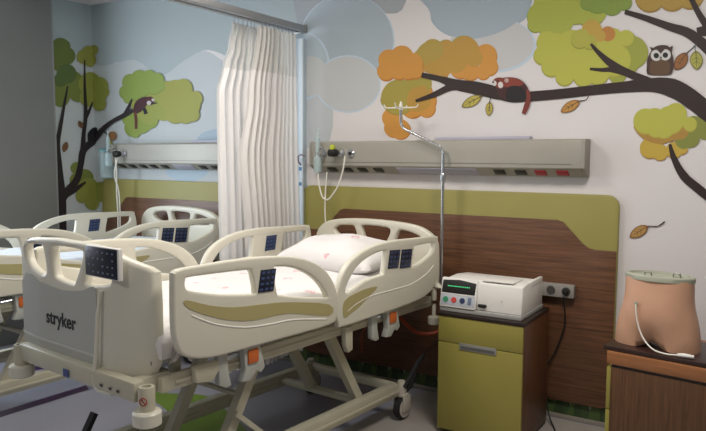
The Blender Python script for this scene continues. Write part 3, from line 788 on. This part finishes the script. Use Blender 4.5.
def make_mattress(sm, name='mattress'):
    t = empty(name, (.12, -1.2, .7855), math.radians(-5))
    b = bmesh.new(); nx, ny = 18, 44
    G = {}
    random.seed(3)
    W, y0, y1 = .445, -1.055, .895
    def prof(u):   # u -1..1 across; returns x,z
        return u*W
    for j in range(ny+1):
        y = y0+(y1-y0)*j/ny
        ey = min(j, ny-j)/3
        for i in range(nx+1):
            u = -1+2*i/nx
            ex = min(i, nx-i)/2
            z = .125
            if ex < 1: z -= .02*(1-ex)**2
            if ey < 1: z -= .025*(1-ey)**2
            z += .004*math.sin(y*9+u*4)+.003*math.sin(y*23-u*7)
            G[i, j] = b.verts.new((u*W, y, z))
    for j in range(ny):
        for i in range(nx): b.faces.new((G[i, j], G[i+1, j], G[i+1, j+1], G[i, j+1]))
    rim = [G[i, 0] for i in range(nx+1)]+[G[nx, j] for j in range(1, ny+1)]+[G[i, ny] for i in range(nx-1, -1, -1)]+[G[0, j] for j in range(ny-1, 0, -1)]
    low = []
    for z, o in ((.06, .012), (.003, .0)):
        r = []
        for v in rim:
            x = v.co.x*(1+o/W); y = v.co.y+(o if v.co.y > 0 else -o)*(abs(v.co.y)/1.1)
            r.append(b.verts.new((x, y, z)))
        low.append(r)
    n = len(rim)
    for A, C in ((rim, low[0]), (low[0], low[1])):
        for k in range(n): b.faces.new((A[k], C[k], C[(k+1) % n], A[(k+1) % n]))
    b.faces.new(low[1][::-1])
    bmesh.ops.recalc_face_normals(b, faces=b.faces)
    mb = MB(); mb.add(b); mb.build('fitted_sheet', sm, t, True, 60)
    return t
mattress = make_mattress(sheet)
tag(mattress, 'mattress under white pink-flowered sheet on the near bed', 'mattress', 'mattresses on the hospital beds')
m2 = make_mattress(sheet_plain); m2.location = (-1.72, -1.12, .7855); m2.rotation_euler = (0, 0, math.radians(-3.5))
tag(m2, 'mattress under pale bluish sheet on the far bed', 'mattress', 'mattresses on the hospital beds')
# loose corner of the sheet hanging at the foot of the near bed
def sheet_corner():
    b = bmesh.new(); G = {}
    for i in range(13):
        for j in range(15):
            u = i/12; v = j/14
            y = -1.022+u*.09; x = .453+.004*math.sin(u*12+v*4)*(.4+v)
            z = .895-v*(.125-.03*u)
            G[i, j] = b.verts.new((x+.01*v, y+.02*v*math.sin(v*4), z))
    for i in range(12):
        for j in range(14): b.faces.new((G[i, j], G[i+1, j], G[i+1, j+1], G[i, j+1]))
    bmesh.ops.solidify(b, geom=b.faces[:], thickness=.003)
    mb = MB(); mb.add(b); o = mb.build('sheet_corner', sheet, mattress, True, 60); o.location = (0, 0, -.786)
sheet_corner()
def pillow(loc, rz, tilt, sx, sy, sz, label, mm):
    b = bmesh.new(); N = 22; T = {}; Bt = {}
    for i in range(N+1):
        for j in range(N+1):
            u = -1+2*i/N; v = -1+2*j/N
            fu = max(0, 1-abs(u)**2.6)**.5; fv = max(0, 1-abs(v)**2.6)**.5
            h = fu*fv
            pin = 1-.07*(1-abs(v)**2)*abs(u)**3; pin2 = 1-.07*(1-abs(u)**2)*abs(v)**3
            x = u*sx/2*pin; y = v*sy/2*pin2
            wr = .006*math.sin(u*7+v*3)*h+.005*math.sin(v*11-u*5)*h
            T[i, j] = b.verts.new((x, y, h*sz*.62+wr))
            if i in (0, N) or j in (0, N): Bt[i, j] = T[i, j]
            else: Bt[i, j] = b.verts.new((x, y, -h*sz*.38))
    for i in range(N):
        for j in range(N):
            b.faces.new((T[i, j], T[i+1, j], T[i+1, j+1], T[i, j+1]))
            q = (Bt[i, j], Bt[i, j+1], Bt[i+1, j+1], Bt[i+1, j])
            try: b.faces.new(q)
            except ValueError: pass
    bmesh.ops.recalc_face_normals(b, faces=b.faces)
    mb = MB(); mb.add(b); o = mb.build('pillow', mm, None, True, 80)
    o.location = loc; o.rotation_euler = (math.radians(tilt), 0, rz)
    tag(o, label, 'pillow', None)
    return o
pillow((.20, -.645, .960), math.radians(-5), 5, (.72), .48, .20, 'plump white pillow with faint pink print at the head of the near bed', sheet)

# ------------------------------------------------------------------ curtain track and curtains
tr = empty('curtain_track', (-.60, 0, 2.455))
tag(tr, 'grey double curtain track running out from the back wall near the ceiling', 'curtain rail')
for dx in (-.035, .035):
    MB().prism([(dx-.022, 0), (dx+.022, 0), (dx+.022, .035), (dx-.022, .035)], 'y', -3.4, -.012, .003).build('rail', mat('track_grey', 'A5A6A8', .4, .3), tr)
MB().box(-.06, .06, -.0125, -.0, -.01, .05, .003).build('wall_bracket', metal_grey, tr)
hg = MB()
for y in (-.9, -2.2, -3.3): hg.tube([(0, y, .036), (0, y, ZC-2.44-.001)], .008, 8)
hg.build('ceiling_hanger', chrome, tr)
MB().box(-.05, .05, -3.38, -.02, .0355, .042).build('top_plate', mat('track_grey', 'A5A6A8', .4, .3), tr)
def curtain(x, yl, yr, top, bot, folds, amp, label, seed=1, head=.30):
    """yl / yr: the two edges as (height fraction, y) lists"""
    random.seed(seed)
    def ip(l, v):
        for (a, p), (b_, q) in zip(l, l[1:]):
            if a <= v <= b_:
                t_ = (v-a)/(b_-a); t_ = t_*t_*(3-2*t_); return p+(q-p)*t_
        return l[-1][1] if v > l[-1][0] else l[0][1]
    t = empty('privacy_curtain', (x, 0, bot))
    tag(t, label, 'curtain', 'white privacy curtains on the double track')
    ph = [random.uniform(0, 6) for _ in range(8)]
    nu = 170; H = top-bot
    def pos(u, v):
        a, b_ = ip(yl, v), ip(yr, v)
        uu = u+.025*math.sin(5*u+ph[4]+v*1.3)+.012*math.sin(13*u+ph[5])
        am = amp*(.5+.6*(1-v)**.5)*(.75+.4*math.sin(7*u+ph[6]))
        f = folds*2*PI*uu+.5*math.sin(v*1.6+ph[7])*u
        xx = am*(math.sin(f+ph[0])+.30*math.sin(2.15*f+ph[1]+v*1.5))
        if v > .9: xx += .004*math.sin(60*u)
        return (xx, a+(b_-a)*u+.30*am*math.cos(f+ph[2]), v*H)
    vs = 1-head/H
    for part, v0, v1, mm, nn in (('cloth', 0, vs, curtain_mat, 44), ('net_heading', vs, 1, net_mat, 14)):
        b = bmesh.new(); G = {}
        for j in range(nn+1):
            for i in range(nu+1): G[i, j] = b.verts.new(pos(i/nu, v0+(v1-v0)*j/nn))
        for j in range(nn):
            for i in range(nu): b.faces.new((G[i, j], G[i+1, j], G[i+1, j+1], G[i, j+1]))
        mb = MB(); mb.add(b); mb.build(part, mm, t, True, 180)
    for i in range(9):
        p = Vector(pos((i+.5)/9, 1)); MB().tube([p+Vector((0, 0, -.01)), p+Vector((-p.x*.6, 0, .029))], .003, 5).build('curtain_hook', chrome, t)
    return t
curtain(-.655, [(0, -.80), (.80, -.81), (.88, -.75), (.93, -.70), (1, -.66)], [(0, -.22), (1, -.30)], 2.425, .12, 8, .026, 'white privacy curtain hanging behind, on the inner track toward the far bed', 4)
curtain(-.575, [(0, -.60), (.40, -.64), (.62, -.68), (.80, -.60), (1, -.50)], [(0, -.06), (.9, -.09), (1, -.10)], 2.425, .12, 10, .028, 'cream white privacy curtain bunched in front with a pulled diagonal edge', 9)

# white service duct on the wall beside the curtain
dt = empty('wall_duct', (-.585, 0, 0)); tag(dt, 'narrow pale blue vertical duct on the wall right of the curtain', 'duct')
MB().box(-.04, .045, -.06, -.035, .8, 2.4, .004, material=mat('duct_white', 'C9D6E0', .4)).build('cover', None, dt)
MB().box(-.03, .035, -.036, -.0, .8, 2.4).build('back_box', mat('duct_white', 'C9D6E0', .4), dt)
for z in (1.36, 1.47): MB().box(.012, .036, -.0615, -.0598, z-.013, z+.013).build('blue_label', mat('blue_label', '3F6F9A', .4), dt)
MB().tube([(.03, -.06, 1.50), (.03, -.09, 1.52), (.035, -.1, 1.56), (.06, -.1, 1.575), (.085, -.09, 1.56)], .006, 8).build('hook', mat('hook_violet', '8D8090', .4), dt)

# ------------------------------------------------------------------ wall outlets / flowmeters on the units
def flowmeter(x, label):
    t = empty('flowmeter', (x, -.1205, 1.58)); tag(t, label, 'flowmeter')
    MB().lathe([(.026, 0), (.026, .012), (.016, .014), (.014, .05), (.018, .052), (.018, .07)], 20, material=chrome, mat4=Matrix.Rotation(PI/2, 4, 'X')).build('valve', None, t)
    MB().lathe([(.015, 0), (.017, .01), (.017, .10), (.012, .12), (.006, .125), (.005, .17)], 16, mat4=Matrix.Translation((-.01, -.06, 0))).build('gauge_tube', clear_body, t)
    MB().lathe([(.024, -.13), (.028, -.12), (.028, -.03), (.012, -.01), (.010, .0)], 18, mat4=Matrix.Translation((-.012, -.06, 0))).build('humidifier_bottle', clear_body, t)
    MB().tube([(-.012, -.06, .04), (.03, -.055, .04)], .006, 8).build('needle_valve', chrome, t)
    return t
flowmeter(-.31, 'clear flowmeter with bottle at the left end of the near bedhead unit')
rg = empty('suction_regulator', (-.16, -.1205, 1.585)); tag(rg, 'black suction regulator with green cap on the near bedhead unit', 'regulator')
MB().lathe([(.026, 0), (.026, .012), (.014, .014), (.014, .045)], 20, material=chrome, mat4=Matrix.Rotation(PI/2, 4, 'X')).build('connector', None, rg)
MB().lathe([(.018, -.035), (.026, -.03), (.028, .0), (.024, .03), (.016, .035)], 18, mat4=Matrix.Translation((-.035, -.055, 0)) @ Matrix.Rotation(PI/2, 4, 'Y')).build('body', black, rg)
MB().lathe([(.018, .02), (.02, .045), (.014, .055)], 16, mat4=Matrix.Translation((-.04, -.055, 0))).build('green_cap', mat('lime_cap', 'B9C43A', .4), rg)
ou = empty('gas_outlet', (-.085, -.1202, 1.58)); tag(ou, 'round chrome gas outlet right of the black regulator', 'gas outlet')
MB().lathe([(.028, 0), (.03, .006), (.022, .014)], 20, material=chrome, mat4=Matrix.Rotation(PI/2, 4, 'X')).build('ring', None, ou)
MB().lathe([(.012, .014), (.011, .018)], 14, mat4=Matrix.Rotation(PI/2, 4, 'X')).build('plug_hole', black, ou)
t = empty('oxygen_hose', (-.2, -.15, 1.2)); tag(t, 'thin white tubing looping down from the near bedhead unit fittings', 'tube')
def W_(px, py, y): 
    p = at(px, py, 'y', y); return Vector((p.x+.2, p.y+.15, p.z-1.2))
pts = [W_(a, b, -.185) for a, b in ((345, 156), (343, 170), (338, 186), (330, 198), (326, 199.5), (322, 196), (319, 184), (318, 174))]
MB().tube(catmull(pts, 4, False), .0058, 8).build('hose_loop', tube_white, t)
pts = [W_(a, b, -.18) for a, b in ((327, 172), (325.5, 190), (325, 210), (326, 228))]
MB().tube(catmull(pts, 4, False), .005, 8).build('hose_drop', tube_white, t)
# far bay fittings
flowmeter(-2.66, 'clear flowmeter at the left end of the far bedhead unit').location = (-2.545, -.1205, 1.60)
r2 = copy_tree(rg)
for ch in list(r2.children):
    if ch.name.startswith('green_cap'): bpy.data.objects.remove(ch)
r2.location = (-2.41, -.1205, 1.575); tag(r2, 'black and chrome suction regulator on the far bedhead unit', 'regulator')
cn = empty('suction_canister', (-2.72, -.08, 1.36)); tag(cn, 'clear cylindrical suction canister on the wall left of the far bedhead unit', 'canister')
MB().lathe([(.045, 0), (.055, .01), (.06, .22), (.06, .235)], 24).build('jar', clear_body, cn)
MB().lathe([(.063, .236), (.063, .25), (.05, .262), (.02, .265)], 24).build('lid', mat('canister_lid', '6FA0A8', .4), cn)
MB().box(-.02, .02, .056, .0795, .12, .2, .003).build('bracket', chrome, cn)
t = empty('suction_hose', (-2.5, -.12, 1.2)); tag(t, 'pair of thin pale tubes hanging down behind the far bed', 'tube')
for dx in (0, .028):
    MB().tube(catmull([Vector((.04+dx, -.06, .34)), Vector((.06-dx, -.07, .2)), Vector((.03+dx, -.05, .05)), Vector((.04+dx, -.05, -.15)), Vector((.03+dx, -.05, -.38))], 5, False), .006, 8).build('hose', tube_white, t)

# ------------------------------------------------------------------ IV pole at the near bed
p = empty('iv_pole', (.535, -.165, .55)); tag(p, 'bent chrome drip pole with four hooks at the head of the near bed', 'drip pole')
top = [(0, 0, .16), (0, 0, .55), (0, 0, 1.03), (-.012, 0, 1.062), (-.05, -.01, 1.09), (-.24, -.02, 1.175), (-.28, -.02, 1.205), (-.29, -.02, 1.24), (-.29, -.02, 1.325)]
off = at(442.5, 190, 'y', -.165).x-.535
off = 0.0
X0 = at(443, 170, 'y', -.165).x
p.location.x = X0
MB().tube(top[:3], .011, 12).build('lower_tube', chrome, p)
MB().tube([Vector(v)+Vector((0, 0, .0)) for v in catmull([Vector(v) for v in top[2:]], 3, False)], .009, 12).build('bent_upper_tube', chrome, p)
MB().lathe([(.016, .85), (.018, .86), (.018, .90), (.014, .91)], 14).build('collar', chrome, p)
hk = MB()
hx = Vector((-.29, -.02, 1.32))
for a in (10, 100, 190, 280):
    d = Vector((math.cos(math.radians(a)), math.sin(math.radians(a)), 0))
    hk.tube([hx, hx+d*.085, hx+d*.105+Vector((0, 0, .003)), hx+d*.115+Vector((0, 0, .022))], .0045, 8)
hk.build('hook', tube_white, p)
MB().lathe([(.012, 1.295), (.014, 1.30), (.012, 1.325), (.005, 1.35)], 14, mat4=Matrix.Translation((-.29, -.02, .01))).build('tip', tube_white, p)

# ------------------------------------------------------------------ bedside cabinet (near)
def cabinet(loc, rz, side_mat, label, front_mat=olive, edge=None, handle=True):
    t = empty('bedside_cabinet', loc, rz); tag(t, label, 'cabinet', 'bedside cabinets along the back wall')
    W, D, H = .49, .45, .695
    MB().box(0, W, .02, D, .021, H-.02, .002).build('body', side_mat, t)
    MB().box(.03, W-.03, .05, D-.03, 0, .0205).build('plinth', black, t)
    MB().box(-.004, W+.004, -.005, D, H-.02, H, .004).build('worktop', dark_top if edge is None else edge, t)
    MB().box(.002, W-.002, 0, .019, .53, H-.022, .002).build('drawer_front', front_mat, t)
    dr = MB().box(.002, W-.002, 0, .019, .025, .526, .002).build('door', front_mat, t)
    if handle:
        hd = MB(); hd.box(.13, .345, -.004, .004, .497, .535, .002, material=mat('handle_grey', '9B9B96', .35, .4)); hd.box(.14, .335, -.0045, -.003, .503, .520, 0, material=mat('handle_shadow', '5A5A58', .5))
        hd.build('handle', None, t)
    return t
cabinet((.81, -.594, 0), 0, wood_side, 'bedside cabinet with olive door and drawer beside the near bed')
# device on the cabinet
dv = empty('medical_device', (.815, -.565, .6955)); tag(dv, 'white tabletop medical device with green text display and four buttons on the cabinet', 'medical device')
W, D = .462, .38
MB().prism([(.0, .0), (.38, 0), (.38, .025), (0, .025)], 'x', -.01, W, .004).build('lower_shell', device_grey, dv)
body = MB()
body.prism([(.012, .026), (.375, .026), (.375, .165), (.25, .185), (.10, .183), (.03, .172)], 'x', .20, W-.004, .006)
body.prism([(.012, .026), (.375, .026), (.375, .165), (.22, .18), (.10, .176)], 'x', -.006, .20, .004)
body.box(.22, .40, .045, .20, .183, .191, .004)
body.box(  .438, W-.003, .17, .37, .15, .186, .005)
body.build('upper_shell', device_white, dv)
tl = rotm('X', -13, (0, 0, .02))
fp = MB().box(-.012, .205, -.010, .008, .005, .172, .008, mat4=tl).build('console', device_white, dv)
MB().prism([(-.004, .085), (.194, .085), (.198, .15), (.10, .162), (-.002, .155)], 'y', -.0125, -.0102, .001).build('display', black, fp).matrix_local = tl
tm = text_mesh('TOURNIQUET', .02, .0003, 0, 1.25); tm.transform(Matrix.Translation((.098, -.0131, .125)) @ Matrix.Rotation(PI/2, 4, 'X'))
tt = MB()
random.seed(2)
x = .03
while x < .165:
    w_ = random.uniform(.005, .011); tt.box(x, x+w_, -.0132, -.0126, .121, .127); x += w_+.003
bpy.data.meshes.remove(tm)
o = tt.build('display_text', mat('green_glow', '46C27C', .5, emit=.45), fp); o.matrix_local = tl
bt = MB(); bt.box(-.004, .197, -.0115, -.0101, .018, .078, .003); bt.build('button_panel', mat('button_panel', 'B5BAC2', .5), fp).matrix_local = tl
for xx, c in ((.025, '2F8F63'), (.075, 'C4413C'), (.125, '27355A')):
    MB().lathe([(.016, 0), (.015, .004)], 18, mat4=Matrix.Translation((xx, -.0115, .048)) @ Matrix.Rotation(PI/2, 4, 'X')).build('button', mat('button_'+c, c, .4), fp).matrix_local = tl
MB().box(.158, .178, -.0135, -.0115, .03, .07, .002).build('button', mat('button_grey', '6A7690', .4), fp).matrix_local = tl
MB().box(.215, .262, -.003, .02, .045, .062, .006).build('latch', black, dv)
MB().lathe([(.003, 0), (.003, .002)], 10, mat4=Matrix.Translation((.35, .0135, .09)) @ Matrix.Rotation(PI/2, 4, 'X')).build('screw', metal_grey, dv)

# wall sockets right of the cabinet
so = empty('wall_socket_strip', (1.265, -.0345, .785)); tag(so, 'grey strip of power sockets on the walnut panel right of the cabinet', 'power socket')
MB().box(-.11, .155, -.045, 0, -.038, .038, .004, material=mat('socket_grey', '98948E', .4)).build('housing', None, so)
for i in range(3):
    x = -.065+i*.088
    MB().lathe([(.026, 0), (.025, .003), (.02, .003)], 20, mat4=Matrix.Translation((x, -.0452, 0)) @ Matrix.Rotation(PI/2, 4, 'X')).build('socket', mat('socket_dark', '4A4846', .4), so)
plug = MB().lathe([(.019, 0), (.02, .02), (.012, .035)], 16, mat4=Matrix.Translation((.111, -.0485, 0)) @ Matrix.Rotation(PI/2, 4, 'X'))
cb = empty('power_cord', (1.376, -.10, .785)); tag(cb, 'black power cord hanging from the socket strip down to the floor', 'cord')
MB().lathe([(.017, 0), (.018, .02), (.010, .034)], 16, mat4=Matrix.Translation((0, .0175, 0)) @ Matrix.Rotation(PI/2, 4, 'X')).build('plug', black, cb)
pts = [(0, -.01, -.01), (.0, -.02, -.05), (-.005, .035, -.2), (-.06, .04, -.38), (-.12, .04, -.5), (-.10, .02, -.62), (-.06, -.03, -.74), (-.01, -.10, -.779), (.01, -.17, -.779), (-.05, -.22, -.779), (-.13, -.16, -.779), (-.17, -.06, -.779), (-.24, -.02, -.779), (-.24, -.16, -.779)]
MB().tube(catmull([Vector(q) for q in pts], 5, False), .0045, 8).build('cable', black, cb)

# orange tube behind the bed and thin orange cord
t = empty('corrugated_hose', (.45, -.1, .45)); tag(t, 'orange corrugated hose sagging between near bed head and cabinet', 'hose')
def Q(px, py, y): q = at(px, py, 'y', y); return Vector((q.x-.45, q.y+.1, q.z-.45))
cp = catmull([Q(399, 316, -.3), Q(407, 325, -.25), Q(416, 332, -.2), Q(427, 334, -.15), Q(440, 331, -.1), Q(455, 322, -.08)], 10, False)
MB().tube(cp, [.011+.0025*(i % 2) for i in range(len(cp))], 8).build('hose', mat('orange_brown_hose', 'A84A28', .5), t)
t = empty('thin_cord', (-.06, -.1, .3)); tag(t, 'thin orange cord hanging under the near bed against the wall panel', 'cord')
cp = catmull([Vector(v)-Vector((-.06, -.1, .3)) for v in (at(366, 326, 'y', -.3), at(362, 336, 'y', -.25), at(362, 352, 'y', -.2))], 6, False)
MB().tube(cp, .005, 6).build('cord', mat('orange_cord', 'B85A30', .5), t)

# ------------------------------------------------------------------ right-hand cabinet with the manikin
RZ = math.radians(-8)
c2 = empty('bedside_cabinet', (1.765, -.80, 0), RZ)
tag(c2, 'walnut bedside cabinet with olive edge carrying the torso manikin', 'cabinet', 'bedside cabinets along the back wall')
MB().box(.02, .52, 0, .49, .07, .60, .002).build('body', wood_side2, c2)
MB().box(0, .52, -.006, .49, .615, .675, .003).build('worktop', wood_edge, c2)
MB().box(.022, .518, .004, .49, .601, .6145).build('shadow_gap', dark_top, c2)
MB().box(0, .019, 0, .49, .40, .60, .002).build('drawer_front', olive, c2)
MB().box(0, .019, 0, .49, .075, .396, .002).build('door', olive, c2)
for x in (.06, .46):
    for y in (.05, .44):
        w_ = MB().lathe([(.01, -.012), (.028, -.012), (.03, 0), (.028, .012), (.01, .012)], 18, material=rubber, mat4=Matrix.Translation((x, y, .030)) @ Matrix.Rotation(PI/2, 4, 'Y'))
        w_.box(x-.018, x+.018, y-.015, y+.015, .05, .0705, .002, material=chrome); w_.build('caster', None, c2)
tray = MB().box(-.02, .50, .0, .36, 0, .022, .005, material=mat('dark_board', '33201B', .35, noise=.15, scale=12)).build('display_board', None)
tray.location = (1.765, -.80, .6755); tray.rotation_euler = (0, 0, RZ)
tag(tray, 'dark brown board under the torso manikin on the right cabinet', 'board')
# pelvis manikin: one continuous skinned torso with two thigh stumps
def manikin():
    t = empty('torso_manikin', (1.955, -.675, .698), RZ)
    tag(t, 'flesh coloured lower torso training manikin with grey rim, standing on dark board', 'manikin')
    # sections: z, half-width, half-depth ; below the crotch two lobes
    b = bmesh.new(); n = 56
    secs = [(.315, .146, .080), (.28, .147, .083), (.235, .148, .087), (.19, .153, .091), (.15, .164, .094), (.11, .173, .096), (.07, .180, .096), (.03, .184, .095), (.0, .185, .092)]
    rings = []
    for z, w, d in secs:
        ring = []
        for k in range(n):
            a = 2*PI*k/n; c, s_ = math.cos(a), math.sin(a)
            e = .82
            x = w*math.copysign(abs(c)**e, c); y = d*math.copysign(abs(s_)**e, s_)
            # crotch groove grows towards the bottom, front and back
            g = max(0, (.13-z)/.13)
            pinch = math.exp(-(x/.05)**2)*g
            y *= 1-.42*pinch
            # belly fullness and hip creases
            if s_ < 0:
                y -= .012*math.exp(-((z-.16)/.07)**2-(x/.09)**2)
                cre = abs(abs(x)-(.06+.9*max(0, z-.02)*.9))
                y += .009*math.exp(-(cre/.012)**2)*(1 if .01 < z < .13 else 0)
                y += .005*math.exp(-((z-.185)/.008)**2-(x/.014)**2)*0
            # bottom: raise the middle to make an arch between the thighs
            zz = z+.026*math.exp(-(x/.038)**2)*max(0, 1-z/.06)
            ring.append(b.verts.new((x, y, zz)))
        rings.append(ring)
    for i in range(len(rings)-1):
        for k in range(n): b.faces.new((rings[i][k], rings[i][(k+1) % n], rings[i+1][(k+1) % n], rings[i+1][k]))
    b.faces.new(rings[0]); b.faces.new(rings[-1][::-1])
    bmesh.ops.triangulate(b, faces=[f for f in b.faces if len(f.verts) > 4])
    bmesh.ops.recalc_face_normals(b, faces=b.faces)
    mb = MB(); mb.add(b); mb.build('torso', skin, t, True, 70)
    r = MB().lathe([(.145, .306), (.151, .308), (.152, .326), (.146, .332), (.134, .333), (.130, .322)], 48, sy=.58)
    r.build('rim', skin_grey, t)
    for q in ([(-.06, -.03, .320), (-.055, -.03, .340), (-.03, -.03, .340), (-.025, -.03, .320)], [(.05, .02, .320), (.055, .02, .340), (.08, .02, .340), (.085, .02, .320)]):
        MB().tube(q, .004, 6).build('clip', metal_grey, t)
    return t
mk = manikin()
ct = empty('catheter_tube', (1.955, -.675, .698), RZ); tag(ct, 'clear catheter tube with white connector lying across the torso manikin', 'tube')
pts = [(-.068, -.103, .20), (-.064, -.107, .16), (-.055, -.110, .12), (-.04, -.115, .08), (-.01, -.128, .040), (.03, -.142, .015), (.08, -.145, .0075), (.125, -.135, .0085)]
MB().tube(catmull([Vector(q) for q in pts], 5, False), .0034, 8).build('tube', tube_white, ct)
MB().tube([(.125, -.135, .010), (.15, -.13, .0105), (.19, -.125, .0105)], [.007, .010, .007], 10).build('connector', device_white, ct)
MB().lathe([(.009, 0), (.008, .006)], 14, mat4=Matrix.Translation((-.068, -.098, .203)) @ Matrix.Rotation(PI/2, 4, 'X')).build('port', skin_grey, ct)

# ------------------------------------------------------------------ ceiling lamps (out of frame), an added fill lamp and daylight
def ceiling_lamp(x, y, power, colr, size=.6):
    t = empty('ceiling_light', (x, y, ZC-.03)); tag(t, 'unseen square recessed ceiling light', 'ceiling light', 'ceiling lights')
    MB().box(-size/2-.03, size/2+.03, -size/2-.03, size/2+.03, .0, .0295, .004).build('frame', device_white, t)
    ld = bpy.data.lights.new('lamp', 'AREA'); ld.shape = 'SQUARE'; ld.size = size; ld.energy = power; ld.color = colr
    lo = bpy.data.objects.new('lamp', ld); COL.objects.link(lo); lo.location = (x, y, ZC-.035)
    return lo
ceiling_lamp(-.1, -1.7, 27, (1, .94, .87))
ceiling_lamp(1.9, -1.7, 33, (1, .94, .87))
ceiling_lamp(.6, -4.6, 17, (1, .94, .87))  # fill lamp added behind the camera to brighten the footboard
ld = bpy.data.lights.new('daylight', 'AREA'); ld.shape = 'RECTANGLE'; ld.size = 1.6; ld.size_y = 1.5; ld.energy = 60; ld.color = (.82, .91, 1)
lo = bpy.data.objects.new('daylight', ld); COL.objects.link(lo); lo.location = (XL-.035, -1.9, 1.72); lo.rotation_euler = (0, math.radians(-90), 0)
wd = bpy.data.worlds.new('world'); SC.world = wd; wd.use_nodes = True
wd.node_tree.nodes['Background'].inputs['Color'].default_value = (.7, .82, 1, 1); wd.node_tree.nodes['Background'].inputs['Strength'].default_value = .3
SC.view_settings.view_transform = 'Standard'; SC.view_settings.look = 'None'; SC.view_settings.gamma = 1; SC.view_settings.use_curve_mapping = False
SC.view_settings.exposure = .18
